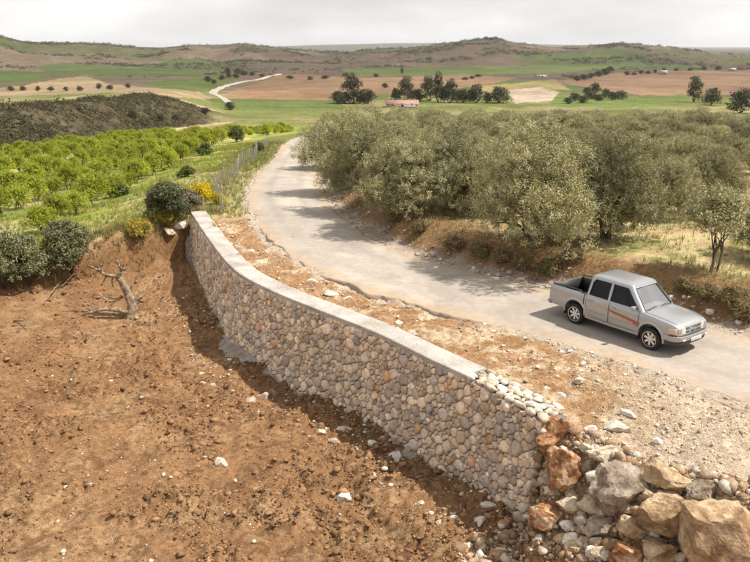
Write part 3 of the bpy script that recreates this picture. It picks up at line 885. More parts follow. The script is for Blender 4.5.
SMALL = [
    (617, 425, 25, 14, 'white oblong stone lying on the verge above the rubble slope'), (628, 412, 17, 10, 'pale stone on the verge, uppermost above the rubble slope'),
    (659, 441, 10, 10, 'small round pale stone on the brown verge near the gravel'), (591, 475, 10, 14, 'small white stone wedged left of the big grey boulder'),
    (591, 550, 12, 17, 'upright pale stone at the bottom edge below the rubble slope'), (568, 524, 17, 11, 'pale stone just right of the dark rust boulder'),
    (582, 519, 12, 14, 'pale grey stone beside the brownish grey one on the slope'), (571, 536, 20, 9, 'flat pale stone below the dark rust boulder'),
    (601, 552, 9, 9, 'round pale cobble at the bottom edge beside the upright stone'), (538, 537, 9, 9, 'round pale cobble in the soil below the wall end'),
    (590, 428, 14, 9, 'pale pinkish stone on the verge beside the red boulder'), (600, 432, 10, 9, 'small pale stone behind the red boulder'),
    (221, 461, 11, 11, 'white angular stone lying alone in the bare soil'), (393, 455, 17, 13, 'large white stone at the foot of the wall, right of the bend'),
    (250, 401, 12, 12, 'rounded cream stone at the wall foot, leftmost of a close trio'), (264, 396, 10, 10, 'cream stone at the wall foot, middle of a close trio'), (273, 393, 10, 10, 'grey stone at the wall foot, rightmost of a close trio'),
    (344, 429, 16, 8, 'flat beige stone leaning at the foot of the wall'), (321, 432, 11, 8, 'tan stone in the soil left of the flat leaning one'), (334, 440, 12, 7, 'cream flat stone in front of the wall'),
    (344, 497, 14, 11, 'white broken stone in the bare soil in the lower middle'), (373, 443, 12, 9, 'pale stone at the wall foot beside the large white stone'),
    (204, 383, 8, 6, 'small white stone in the soil, leftmost by the footing'), (213, 385, 7, 5, 'small white stone by the grey footing'),
    (488, 505, 16, 9, 'pale stone under the near end of the wall'), (480, 521, 11, 13, 'upright pale stone in the soil below the wall'), (501, 550, 10, 8, 'white stone near the bottom edge below the wall end'),
    (420, 503, 9, 6, 'white chip stone in the brown soil right of the sandy ledge'), (455, 517, 10, 6, 'flat pale stone in soil below the wall middle'), (440, 522, 8, 6, 'small cream stone in soil below the wall middle'),
    (302, 378, 0, 0, None), (332, 293, 16, 6, 'flat white slab on the verge beside the coping'), (312, 281, 12, 6, 'white stone on the verge near the road edge'),
    (348, 298, 9, 6, 'white stone on the verge between coping and road'), (412, 332, 11, 8, 'round white stone on the verge, nearest the road bend'), (398, 322, 10, 6, 'pale flat stone on the verge left of the round one'),
    (250, 251, 10, 5, 'white stone leaning behind the coping'), (262, 262, 9, 5, 'pale stone behind the coping near the wall bend'), (285, 330, 0, 0, None),
    (181, 224, 15, 7, 'flat white slab on the bank at the far end of the wall'), (169, 231, 12, 7, 'cream slab on the edge of the cut bank'),
    (293, 238, 5, 4, 'dark stone lying on the road by its left edge'), (286, 228, 4, 4, 'small dark stone on the road'),
    (561, 395, 10, 6, 'pale stone on the verge below the pickup'), (580, 380, 12, 7, 'whitish stone at the road edge below the pickup'), (546, 388, 9, 6, 'pale stone on the verge above the wall end'),
    (436, 268, 6, 5, 'white stone at the right road edge'), (474, 268, 5, 4, 'small white stone on the far road edge'), (497, 279, 5, 4, 'small white stone at the foot of the red bank'),
    (652, 297, 0, 0, None), (690, 262, 0, 0, None), (710, 311, 8, 6, 'white stone on the bank behind the pickup bonnet'), (738, 322, 8, 5, 'pale stone on the bank at the right edge'),
]
for i, (u, v, w, h, lab) in enumerate(SMALL):
    if lab is None: continue
    m = M_PALE if 'white' in lab or 'pale' in lab else (M_GREYR if 'grey' in lab or 'dark' in lab else M_BEIGE)
    place_rock('stone', u, v, w, h, m, 700 + i, lab, 'stone', sub=2, sink=.15, rough=.2, tilt=random.uniform(-15, 15))

# pale stones laid along the uncoped near end of the wall
r2 = random.Random(5)
n_ = 0
for row in range(5):
    s = -.2 + .08 * row
    while s < 3.3:
        L_ = r2.uniform(.18, .5) if row else r2.uniform(.3, .6)
        p, t, n = wall_frame(max(0, s + L_ / 2)); p = p + t * min(0, s + L_ / 2); off = -.06 - row * .17 + r2.uniform(-.03, .03)
        V, Fi = rock(900 + n_, (L_, r2.uniform(.17, .27), r2.uniform(.10, .17) * (1.2 if row == 0 else 1)), 2, .12, 14)
        zt = .06 + .05 * r2.random() + (.05 if s < 1.2 else 0)
        c = Vector((p[0] + n[0] * off, p[1] + n[1] * off, zt)) - WO
        obj('cap_stone', np_mesh('cap_stone', V, Fi, M_PALE if r2.random() < .45 else M_BEIGE, False), wall, c, (0, 0, math.atan2(t[1], t[0]) + r2.uniform(-.2, .2)))
        s += L_ * .98; n_ += 1
# broken end of the wall: rough stones stacked up its near face
for row in range(13):
    for c_ in range(4):
        h = -2.95 + row * .235 + r2.uniform(-.03, .03)
        p, t, n = wall_frame(0.0); o_ = (WTOP - h) * BATTER - .06 - c_ * .23 + r2.uniform(-.04, .04)
        V, Fi = rock(1200 + row * 4 + c_, (r2.uniform(.2, .34), r2.uniform(.22, .32), r2.uniform(.2, .29)), 2, .14, 13)
        q = Vector((p[0] + n[0] * o_ - t[0] * r2.uniform(-.04, .08), p[1] + n[1] * o_ - t[1] * r2.uniform(-.04, .08), h)) - WO
        obj('end_stone', np_mesh('end_stone', V, Fi, r2.choice([M_BEIGE, M_BEIGE, M_PALE, M_TAN]), False), wall, q, (0, 0, math.atan2(t[1], t[0]) + r2.uniform(-.3, .3)))

# ---------------------------------------------------------------- pickup truck (x forward, y left, z up; origin under mid wheelbase)
M_PAINT = mat_plain('silver_paint', (.37, .375, .385), .30, .5, .5, .5, .05, 3)
M_PAINT2 = mat_plain('grey_trim_paint', (.30, .295, .295), .4, .4, .5, .2)
M_RUB = mat_plain('tyre_rubber', (.022, .021, .02), .85, 0, .3, 0, .2, 12)
M_RIM = mat_plain('alloy', (.62, .61, .60), .3, .85)
M_BLACK = mat_plain('black_plastic', (.025, .025, .027), .55)
M_CHROME = mat_plain('chrome', (.75, .75, .76), .12, 1.0)
M_SEAT = mat_plain('seat_cloth', (.46, .43, .39), .9, 0, .2, 0, .15, 30)
M_DASH = mat_plain('dashboard_grey', (.30, .285, .26), .7)
M_PLATE = mat_plain('number_plate', (.72, .72, .70), .5)
M_INK = mat_plain('plate_ink', (.03, .03, .04), .6)
M_AMBER = mat_plain('amber_lens', (.52, .36, .24), .2, 0, .6, .5)
M_REDL = mat_plain('red_lens', (.35, .02, .015), .2, 0, .6, .5)
M_DECAL_R = mat_plain('red_decal', (.27, .075, .055), .4)
M_DECAL_O = mat_plain('orange_decal', (.50, .23, .10), .4)
M_LENS = mat_plain('headlight_lens', (.66, .63, .56), .12, .25, .8, .6)
def mat_glass(name, tint, trans, rough=.03):
    m, n, l, b = nodes(name); out = n['Material Output']
    g = N(n, 'ShaderNodeBsdfGlossy', Roughness=rough); g.inputs['Color'].default_value = (1, 1, 1, 1) if trans > .1 else (.55, .55, .57, 1)
    t = N(n, 'ShaderNodeBsdfTransparent'); t.inputs['Color'].default_value = (*tint, 1)
    fr = N(n, 'ShaderNodeFresnel', IOR=1.52)
    mr = N(n, 'ShaderNodeMapRange'); mr.inputs['To Min'].default_value = trans; mr.inputs['To Max'].default_value = 1.0; l.new(fr.outputs[0], mr.inputs['Value'])
    mx = N(n, 'ShaderNodeMixShader'); l.new(mr.outputs[0], mx.inputs[0]); l.new(t.outputs[0], mx.inputs[1]); l.new(g.outputs[0], mx.inputs[2]); l.new(mx.outputs[0], out.inputs['Surface'])
    n.remove(b); return m
M_WIND = mat_glass('windscreen_glass', (.90, .92, .90), .42)
M_TINT = mat_glass('tinted_glass', (.10, .105, .11), .0)

def dusty(m):
    """road dust caked on the lower body"""
    n, l = m.node_tree.nodes, m.node_tree.links; b = n['Principled BSDF']
    src = b.inputs['Base Color'].links[0].from_socket if b.inputs['Base Color'].links else None
    tc = N(n, 'ShaderNodeTexCoord'); sp = N(n, 'ShaderNodeSeparateXYZ'); l.new(tc.outputs['Object'], sp.inputs[0])
    t = N(n, 'ShaderNodeTexNoise', Scale=5.0, Detail=6.0, Roughness=.65); l.new(tc.outputs['Object'], t.inputs['Vector'])
    ad = N(n, 'ShaderNodeMath', operation='MULTIPLY_ADD'); l.new(t.outputs['Fac'], ad.inputs[0]); ad.inputs[1].default_value = .7; l.new(sp.outputs['Z'], ad.inputs[2])
    r = N(n, 'ShaderNodeMapRange'); r.inputs['From Min'].default_value = 1.25; r.inputs['From Max'].default_value = .70; r.inputs['To Min'].default_value = .03; r.inputs['To Max'].default_value = .5; l.new(ad.outputs[0], r.inputs['Value'])
    mx = N(n, 'ShaderNodeMix', data_type='RGBA'); l.new(r.outputs[0], mx.inputs['Factor'])
    if src: l.new(src, mx.inputs['A'])
    mx.inputs['B'].default_value = (.30, .235, .17, 1); l.new(mx.outputs['Result'], b.inputs['Base Color'])
    for k, lo, hi in (('Roughness', .28, .85), ('Metallic', .55, .0), ('Coat Weight', .5, .0)):
        q = N(n, 'ShaderNodeMapRange'); q.inputs['To Min'].default_value = lo; q.inputs['To Max'].default_value = hi; l.new(r.outputs[0], q.inputs['Value']); l.new(q.outputs[0], b.inputs[k])
dusty(M_PAINT)
TRUCK = empty('pickup_truck', (8.06, 23.55, .035), -.941)
tag(TRUCK, 'silver double-cab pickup truck with red side stripes driving down the dusty road', 'pickup')

PZ = np.array([.36, .40, .54, .68, .86, 1.0, 1.05, 1.09]); PF = np.array([.955, .965, .988, 1.0, .995, .972, .955, .93])
def halfw(x): return .84 - .012 * max(0, -x - 1.1) - (.13 * ((x - 1.7) / .62) ** 2 if x > 1.7 else 0)
def yside(x, z): return halfw(x) * float(np.interp(z, PZ, PF))
def body_ring(x, zb, zt, crown=.03, k=1.0):
    w = halfw(x) * k
    zs = [zb, zb + .03, zb + (zt - zb) * .25, .68 if .68 < zt - .1 else zb + (zt - zb) * .5, zb + (zt - zb) * .72, zt - .09, zt - .035, zt - .008]
    h = [(w * .80, zb - .0)] + [(w * float(np.interp(z, PZ - (1.09 - zt) * np.array([0, 0, .1, .3, .6, 1, 1, 1]), PF)), z) for z in zs[1:]]
    h += [(w * .86, zt + crown * .25), (w * .55, zt + crown * .75), (w * .28, zt + crown * .95)]
    return [Vector((x, -y, z)) for y, z in h] + [Vector((x, 0, zt + crown))] + [Vector((x, y, z)) for y, z in h[::-1]] + [Vector((x, 0, zb))]

def boolean(me, cutters, op='DIFFERENCE'):
    a = bpy.data.objects.new('tmp', me); COL.objects.link(a); cs = []
    for c in cutters:
        b = bpy.data.objects.new('cut', c); COL.objects.link(b); cs.append(b)
        m = a.modifiers.new('b', 'BOOLEAN'); m.object = b; m.operation = op; m.solver = 'EXACT'
    dg = bpy.context.evaluated_depsgraph_get(); dg.update()
    r = bpy.data.meshes.new_from_object(a.evaluated_get(dg))
    for q in [a] + cs: bpy.data.objects.remove(q)
    return r

def finish(me, name, mat, angle=.55):
    me.materials.clear(); me.materials.append(mat); me.name = name
    me.polygons.foreach_set('use_smooth', np.ones(len(me.polygons), bool)); me.set_sharp_from_angle(angle=angle)
    return me
def cyl(x, y0, y1, z, r, n=40):
    mb = MB(); mb.loft([[Vector((x + r * math.cos(2 * math.pi * k / n), y, z + r * math.sin(2 * math.pi * k / n))) for k in range(n)] for y in (y0, y1)]); return mb.mesh('c', None)
def prism_y(poly, y0, y1):
    mb = MB(); mb.loft([[Vector((x, y, z)) for x, z in poly] for y in (y0, y1)]); return mb.mesh('c', None)
def prism_x(poly, x0, x1):
    mb = MB(); mb.loft([[Vector((x, y, z)) for y, z in poly] for x in (x0, x1)]); return mb.mesh('c', None)
def boxm(*a):
    mb = MB(); mb.box(*a); return mb.mesh('c', None)
AX, TR = 1.43, .345
wells = [cyl(AX, .40 * s, 1.2 * s, .40, .425) for s in (-1, 1)]
wells_r = [cyl(-AX, .40 * s, 1.2 * s, .40, .425) for s in (-1, 1)]
# front body: doors, wings, bonnet
st = [(-1.085, .36, 1.09, .02), (-.6, .36, 1.09, .02), (0, .36, 1.09, .02), (.6, .36, 1.09, .02), (.95, .36, 1.085, .03), (1.1, .37, 1.075, .05), (1.35, .38, 1.055, .06), (1.6, .40, 1.03, .062),
      (1.85, .42, 1.0, .058), (2.05, .44, .968, .05), (2.17, .46, .935, .04), (2.25, .47, .90, .025), (2.29, .48, .86, .012)]
mb = MB(); mb.loft([body_ring(*q) for q in st]); body = mb.mesh('body', None)
body = boolean(body, wells + [boxm(-1.02, .98, -.73, .73, .52, 1.4)])
obj('body', finish(body, 'body', M_PAINT), TRUCK)
# load bed
mb = MB(); mb.loft([body_ring(x, .42, zt, .0) for x, zt in ((-2.53, 1.06), (-2.515, 1.09), (-2.2, 1.10), (-1.6, 1.10), (-1.125, 1.10))]); bed = mb.mesh('bed', None)
bed = boolean(bed, wells_r + [boxm(-2.46, -1.17, -.735, .735, .64, 1.5)])
bed_o = obj('load_bed', finish(bed, 'load_bed', M_PAINT), TRUCK)
mb = MB()
mb.box(-2.455, -1.175, -.73, .73, .645, .66); mb.box(-2.455, -1.175, -.732, -.722, .65, 1.098); mb.box(-2.455, -1.175, .722, .732, .65, 1.098)
mb.box(-1.182, -1.172, -.72, .72, .65, 1.098); mb.box(-2.458, -2.448, -.72, .72, .65, 1.085)
for s in (-1, 1): mb.box(-1.78, -1.08 - .12, min(s * .50, s * .72), max(s * .50, s * .72), .66, .84)
mb.build('bed_liner', M_BLACK, bed_o)
for s in (-1, 1):
    mb = MB(); mb.tube([(-2.44, s * .765, 1.10), (-2.42, s * .765, 1.165), (-1.9, s * .762, 1.175), (-1.3, s * .762, 1.175), (-1.2, s * .765, 1.10)], .02, 8); mb.build('side_rail', M_BLACK, bed_o, True)
mb = MB(); mb.box(-2.545, -2.53, -.70, .70, .62, 1.07); mb.box(-2.556, -2.545, -.55, .55, .70, .95); tg = mb.build('tailgate', M_PAINT, TRUCK, bevel=.004)
mb = MB(); mb.box(-2.566, -2.556, -.10, .10, .93, .99); mb.build('handle', M_BLACK, tg)
for s in (-1, 1):
    mb = MB(); mb.box(-2.548, -2.47, min(s * .725, s * .80), max(s * .725, s * .80), .72, .98); mb.build('tail_light', M_REDL, TRUCK, bevel=.008)
mb = MB(); mb.tube([(-2.45, -.84, .50), (-2.60, -.76, .50), (-2.63, 0, .50), (-2.60, .76, .50), (-2.45, .84, .50)], .055, 10); mb.build('rear_bumper', M_PAINT2, TRUCK, True)

# cab upper
def plan_ring(z, xr, xf, yh, rad, nfront=.0):
    R_ = []; n = 6
    for cx, cy, a0 in ((xf - rad, yh - rad, 0), (xr + rad, yh - rad, 90), (xr + rad, -yh + rad, 180), (xf - rad, -yh + rad, 270)):
        for k in range(n + 1):
            a = math.radians(a0 + 90 * k / n); R_.append(Vector((cx + rad * math.cos(a), cy + rad * math.sin(a), z)))
    out = []
    for i, p in enumerate(R_):                      # bow the windscreen and roof sides a little
        q = p.copy(); q.x += .05 * (1 - (p.y / yh) ** 2) * (1 if p.x > (xr + xf) / 2 else -.4); out.append(q)
    return out
def xf_(z): return 1.12 - (z - 1.06) * .93
def xr_(z): return -1.075 + (z - 1.06) * .10
def yh_(z): return .795 - (z - 1.06) * .235 - .03 * max(0, (z - 1.06) / .66) ** 2
lev = [1.06, 1.2, 1.35, 1.5, 1.62, 1.69]
rings = [plan_ring(z, xr_(z), xf_(z), yh_(z), .09) for z in lev]
x0, x1, y0 = xr_(1.69), xf_(1.69), yh_(1.69)
rings += [plan_ring(z, x0 + i, x1 - i * 1.6, y0 - i * .9, .10 + i * .3) for z, i in ((1.725, .012), (1.755, .05), (1.772, .12), (1.785, .26), (1.79, .42))]
mb = MB(); mb.loft(rings); cab = mb.mesh('cab', None)
rin = [plan_ring(z, xr_(z) + .05, xf_(z) - .06, yh_(z) - .055, .06) for z in (1.0, 1.2, 1.35, 1.5, 1.62, 1.69)] + [plan_ring(1.735, x0 + .1, x1 - .14, y0 - .1, .1)]
mb = MB(); mb.loft(rin); inner = mb.mesh('inner', None)
WF = [(.90, 1.135), (.415, 1.64), (-.115, 1.645), (-.125, 1.135)]
WR = [(-.225, 1.135), (-.215, 1.645), (-.80, 1.64), (-.88, 1.55), (-.93, 1.135)]
WS = [(-.665, 1.115), (-.66, 1.14), (-.535, 1.655), (.535, 1.655), (.66, 1.14), (.665, 1.115)]
WB = [(-.56, 1.20), (-.50, 1.60), (.50, 1.60), (.56, 1.20)]
cab = boolean(cab, [inner, prism_y(WF, -1, 1), prism_y(WR, -1, 1), prism_x(WS, .3, 1.4), prism_x(WB, -1.3, -.8)])
cab_o = obj('cab', finish(cab, 'cab', M_PAINT), TRUCK)
def grow(poly, d):
    cx = sum(p[0] for p in poly) / len(poly); cz = sum(p[1] for p in poly) / len(poly)
    return [(cx + (a - cx) * (1 + d), cz + (b - cz) * (1 + d)) for a, b in poly]
for s in (-1, 1):
    for P in (WF, WR):
        mb = MB(); G = grow(P, .03)
        mb.add([(x, s * (yh_(z) - .022), z) for x, z in G], [tuple(range(len(G)))]); mb.build('side_window', M_TINT, TRUCK)
        mb = MB(); mb.tube([(x, s * (yh_(z) + .002), z) for x, z in P + [P[0]]], .011, 6); mb.build('window_seal', M_BLACK, TRUCK, True)
mb = MB(); G = [(y, z) for z in (1.10, 1.25, 1.4, 1.55, 1.67) for y in np.linspace(-1, 1, 9)]
mb.add([(xf_(z) - .018 + .05 * (1 - (y * .66 / yh_(z)) ** 2), y * (.69 - (z - 1.1) * .24), z) for y, z in G], [(r * 9 + c, r * 9 + c + 1, (r + 1) * 9 + c + 1, (r + 1) * 9 + c) for r in range(4) for c in range(8)])
mb.build('windscreen', M_WIND, TRUCK, True, None)
mb = MB(); mb.add([(xr_(z) - .02 + .012, y, z) for y, z in grow(WB, .03)], [(0, 1, 2, 3)]); mb.build('rear_window', M_TINT, TRUCK)
mb = MB(); mb.tube([(xf_(z) + .008 + .05 * (1 - (y / yh_(z)) ** 2), y, z) for y, z in WS + [WS[0]]], .012, 6); mb.build('windscreen_seal', M_BLACK, TRUCK, True)
for y in (-.55, -.02):
    mb = MB(); zz = 1.125
    mb.tube([(1.13, y, 1.105), (1.085, y + .28, 1.15), (1.075, y + .5, 1.155)], [.012, .009, .006], 6); mb.build('wiper', M_BLACK, TRUCK, True)
# interior
mb = MB(); mb.loft([[Vector((x, y, z)) for x, z in ((.62, .95), (.60, 1.06), (.72, 1.12), (1.02, 1.09), (1.02, .8), (.66, .8))] for y in (-.70, .70)]); mb.build('dashboard', M_DASH, TRUCK, bevel=.02)
mb = MB()
for a in range(20):
    pass
mb.tube([(.50 + .06 * math.cos(a) * .5, .36 + .18 * math.sin(a), 1.07 + .17 * math.cos(a)) for a in np.linspace(0, 2 * math.pi, 21)], .014, 6); mb.tube([(.5, .36, 1.07), (.66, .36, .98)], .02, 6); mb.build('steering_wheel', M_BLACK, TRUCK, True)
for y in (-.36, .36):
    mb = MB(); mb.box(-.05, .42, y - .25, y + .25, .66, .82)
    mb.loft([[Vector((x, y + w * .24, z)) for w in (-1, 1)] + [Vector((x + .12, y + w * .24, z + .02)) for w in (1, -1)] for x, z in ((-.06, .80), (-.16, 1.12), (-.22, 1.36))])
    mb.box(-.29, -.17, y - .13, y + .13, 1.38, 1.58); mb.build('front_seat', M_SEAT, TRUCK, bevel=.03)
mb = MB(); mb.box(-.90, -.42, -.66, .66, .66, .80); mb.box(-.98, -.84, -.66, .66, .78, 1.34); mb.build('rear_seat', M_SEAT, TRUCK, bevel=.03)
# doors on each side, a few millimetres proud with shut lines
def side_patch(mb, x0, x1, zlo, zhi, s, out, nx=14, nz=8, th=None):
    base = len(mb.v); V = []
    for i in range(nx + 1):
        for j in range(nz + 1):
            a = i / nx; x = x0 + (x1 - x0) * a; b0 = zlo(x) if callable(zlo) else zlo; b1 = zhi(x) if callable(zhi) else zhi
            z = b0 + (b1 - b0) * j / nz; V.append((x, s * (yside(x, z) + out), z))
    Fc = [(i * (nz + 1) + j, (i + 1) * (nz + 1) + j, (i + 1) * (nz + 1) + j + 1, i * (nz + 1) + j + 1) for i in range(nx) for j in range(nz)]
    mb.add(V, Fc)
for s in (-1, 1):
    for x0, x1 in ((-.10, .98), (-1.0, -.125)):
        lo = (lambda x: .44) if x0 > -.5 else (lambda x: .44 + max(0, (-.72 - x)) * 1.1)
        mb = MB(); side_patch(mb, x0, x1, lo, 1.075, s, .009)
        d = mb.build('door', M_PAINT, TRUCK, True, None)
        mb = MB()
        for (xa, xb, za, zb) in ((x0 - .006, x0 + .004, .44, 1.08), (x1 - .004, x1 + .006, .44, 1.08)):
            side_patch(mb, xa, xb, za if x0 > -.5 or xa > -.5 else .72, zb, s, .0105, 1, 6)
        side_patch(mb, x0, x1, .432 if x0 > -.5 else (lambda x: .432 + max(0, (-.72 - x)) * 1.1), (lambda x: .442) if x0 > -.5 else (lambda x: .442 + max(0, (-.72 - x)) * 1.1), s, .0105, 10, 1)
        mb.build('shut_line', M_BLACK, d)
        mb = MB(); xh = x0 + .10; y = s * (yside(xh, .98) + .012); mb.box(xh, xh + .15, min(y, y + s * .028), max(y, y + s * .028), .955, .985); mb.build('handle', M_PAINT2, d, bevel=.006)
    mb = MB(); side_patch(mb, -.62, .30, lambda x: .90 - (x + .62) * .14 - .012, lambda x: .90 - (x + .62) * .14 + .012, s, .0125, 20, 1); mb.build('stripe', M_DECAL_O, TRUCK)
    mb = MB(); side_patch(mb, -.15, 1.02, lambda x: .86 - (x + .15) * .10 - .005 - .10 * ((x + .15) / 1.17) ** .7, lambda x: .865 - (x + .15) * .10 + .02, s, .0135, 24, 3); mb.build('stripe', M_DECAL_R, TRUCK)
    for q in range(5):
        xa = .0 + q * .17; mb = MB(); side_patch(mb, xa, xa + .12, lambda x: .80 - (x + .15) * .13, lambda x: .83 - (x + .15) * .12, s, .0145, 4, 1); mb.build('stripe_mark', M_DECAL_O, TRUCK)
    # sill and arch lips
    mb = MB(); mb.tube([(-.98, s * .80, .365), (0, s * .812, .36), (.98, s * .80, .365)], .045, 8); mb.build('sill', M_PAINT2, TRUCK, True)
    for ax, a0, a1 in ((AX, -8, 188), (-AX, -8, 188)):
        mb = MB(); rings = []
        for a in np.radians(np.linspace(a0, a1, 26)):
            rr_ = .425; c_, s_ = math.cos(a), math.sin(a)
            def P(r, dy): x = ax + r * c_; z = .40 + r * s_; return Vector((x, s * (yside(x, min(max(z, .36), 1.0)) + dy), z))
            rings.append([P(rr_ - .006, -.03), P(rr_ - .006, .022), P(rr_ + .02, .028), P(rr_ + .05, .018), P(rr_ + .068, .0), P(rr_ + .05, -.03)])
        mb.loft(rings); mb.build('arch_lip', M_PAINT, TRUCK, True, .8)
    mb = MB(); y = s * .71
    mb.box(.985, 1.0, s * .58 if s > 0 else -.82, .82 if s > 0 else -.58, .22, .48); mb.build('mud_flap', M_BLACK, TRUCK)
    mb = MB(); mb.box(-1.90, -1.885, s * .56 if s > 0 else -.80, .80 if s > 0 else -.56, .22, .5); mb.build('mud_flap', M_BLACK, TRUCK)
    # mirror
    mb = MB(); mb.loft([[Vector((x, s * (.93 + dy), 1.16 + dz)) for dy, dz in ((-.095, -.05), (.09, -.06), (.10, .06), (.07, .085), (-.08, .075))] for x in (.80, .86, .90)]); mr = mb.build('mirror', M_PAINT, TRUCK, bevel=.018)
    mb = MB(); mb.tube([(.84, s * .76, 1.13), (.85, s * .86, 1.14)], .025, 8); mb.build('mirror_arm', M_BLACK, mr)
    # lamps
    mb = MB(); mb.loft([[Vector((x - o, s * y, z)) for x, y, z in ((2.318, .375, .675), (2.312, .62, .672), (2.235, .752, .69), (2.215, .748, .855), (2.285, .62, .885), (2.296, .375, .885))] for o in (-.004, .08)]); hl = mb.build('headlight', M_LENS, TRUCK, bevel=.008)
    mb = MB(); mb.loft([[Vector((x, s * (halfw(x) + o), z)) for x, z in ((2.235, .695), (2.0, .71), (2.0, .84), (2.21, .85))] for o in (.012, -.05)]); mb.build('turn_signal', M_AMBER, hl, bevel=.004)
# grille
mb = MB(); mb.box(2.24, 2.302, -.37, .37, .665, .885); gr = mb.build('grille', M_BLACK, TRUCK)
mb = MB()
for z, h in ((.885, .022), (.775, .03), (.665, .018)): mb.box(2.285, 2.325, -.375, .375, z - h / 2, z + h / 2)
mb.build('grille_bar', M_PAINT, gr, bevel=.006)
for z in (.70, .725, .75, .81, .835, .86):
    mb = MB(); mb.box(2.29, 2.312, -.36, .36, z - .004, z + .004); mb.build('slat', M_PAINT2, gr)
mb = MB()
mb.tube([(2.335, .055 * math.cos(a), .777 + .038 * math.sin(a)) for a in np.linspace(0, 2 * math.pi, 25)], .006, 6)
mb.tube([(2.337, .022 * math.cos(a), .777 + .036 * math.sin(a)) for a in np.linspace(0, 2 * math.pi, 21)], .005, 6)
mb.tube([(2.337, .04 * math.cos(a), .792 + .016 * math.sin(a)) for a in np.linspace(0, 2 * math.pi, 21)], .005, 6); mb.build('emblem', M_CHROME, gr, True)
# bumper
path = [(1.90, -.845), (2.05, -.845), (2.24, -.80), (2.36, -.66), (2.41, -.40), (2.425, 0), (2.41, .40), (2.36, .66), (2.24, .80), (2.05, .845), (1.90, .845)]
pp = smooth_pl(path, 4)
mb = MB(); mb.loft([[Vector((x * 1.0 - o, y * (1 - o * .25), z)) for o, z in ((.06, .645), (.01, .635), (0, .56), (.015, .49), (.08, .475), (.10, .56))] for x, y in pp]); bp_ = mb.build('front_bumper', M_PAINT, TRUCK, True, .9)
mb = MB(); mb.loft([[Vector((x - o - .03, y * .97, z)) for o, z in ((.03, .49), (.0, .46), (.03, .36), (.10, .33), (.12, .48))] for x, y in pp[4:-4]]); mb.build('air_dam', M_BLACK, bp_, True, .9)
mb = MB(); mb.box(2.428, 2.438, -.26, .26, .455, .565); pl = mb.build('number_plate', M_PLATE, TRUCK, bevel=.003)
x_ = -.22
for wch in (.035, .04, 0, .04, .035, .04, 0, .035, .04):
    if wch:
        mb = MB(); mb.add([(2.4395, x_ + a, .478 + b) for a, b in ((0, 0), (wch, 0), (wch, .01), (.01, .01), (.01, .054), (wch, .054), (wch, .064), (0, .064))], [tuple(range(8))]); mb.build('plate_character', M_INK, pl)
    x_ += wch + .014
for s in (-1, 1):
    mb = MB(); side_patch(mb, -.98, .97, .60, .645, s, .018, 20, 2); mb.build('side_moulding', M_PAINT2, TRUCK, True, None)
    mb = MB(); mb.box(2.372, 2.41, min(s * .48, s * .62), max(s * .48, s * .62), .505, .555); mb.build('fog_lamp', M_LENS, TRUCK, bevel=.006)
mb = MB(); mb.box(-1.122, -1.088, -.78, .78, .45, 1.06); mb.build('cab_gap', M_BLACK, TRUCK)
mb = MB(); mb.loft([[Vector((x * .985 - .01, y * .985, z)) for z in (.64, .672)] + [Vector((x * .985 - .08, y * .97, z)) for z in (.672, .64)] for x, y in pp[6:-6]]); mb.build('bumper_gap', M_BLACK, TRUCK)
# bonnet shut lines and undercarriage
for s in (-1, 1):
    mb = MB(); mb.tube([(1.10, s * .70, 1.094), (1.35, s * .695, 1.077), (1.6, s * .68, 1.054), (1.85, s * .66, 1.024), (2.05, s * .635, .989), (2.16, s * .605, .955)], .0045, 6); mb.build('bonnet_gap', M_BLACK, TRUCK)
mb = MB(); mb.box(-2.4, 2.2, -.42, .42, .30, .44); mb.tube([(-AX, -.7, .34), (-AX, .7, .34)], .06, 8); mb.tube([(AX, -.7, .34), (AX, .7, .34)], .05, 8); mb.build('chassis', M_BLACK, TRUCK)
# wheels
for ax in (AX, -AX):
    for s in (-1, 1):
        w = empty('wheel', (ax, s * .735, TR)); w.parent = TRUCK
        mb = MB(); mb.lathe([(.20, -.10), (.225, -.112), (.31, -.112), (.338, -.09), (TR, -.06), (TR + .001, 0), (TR, .06), (.338, .09), (.31, .112), (.225, .112), (.20, .10), (.20, -.10)], 40)
        for k in range(40):
            a = 2 * math.pi * k / 40
            for yy in (-.07, .03):
                c_, s_ = math.cos(a), math.sin(a)
                mb.add([(c_ * r - s_ * t, yy + q, s_ * r + c_ * t) for r in (TR - .002, TR + .008) for t in (-.012, .012) for q in (0, .045)], [(4, 6, 7, 5), (0, 4, 5, 1), (2, 3, 7, 6), (0, 2, 6, 4), (1, 5, 7, 3)])
        mb.build('tyre', M_RUB, w, True, .6)
        mb = MB(); o = s
        mb.lathe([(.242, -.118), (.242, .118), (.226, .118), (.21, .06), (.21, -.06), (.226, -.118), (.242, -.118)], 32)
        mb.lathe([(.0, o * .085), (.04, o * .085), (.055, o * .07), (.06, o * .03)], 20)
        for k in range(7):
            a = 2 * math.pi * k / 7 + .2
            ring = []
            for r, hw, yo in ((.03, .030, .072), (.10, .030, .078), (.16, .038, .085), (.232, .06, .085)):
                c_, s_ = math.cos(a), math.sin(a)
                ring.append([Vector((c_ * r - s_ * t, o * yq, s_ * r + c_ * t)) for t, yq in ((-hw, yo), (hw, yo), (hw * .8, yo - .035), (-hw * .8, yo - .035))])
            mb.loft(ring)
        mb.build('rim', M_RIM, w, True, .5)
        mb = MB(); mb.lathe([(0, o * .015), (.17, o * .015), (.17, o * -.01), (0, o * -.01)], 24); mb.build('brake_disc', M_PAINT2, w)

# ---------------------------------------------------------------- vegetation
def unit(v): return v / np.maximum(np.linalg.norm(v, axis=-1, keepdims=True), 1e-9)

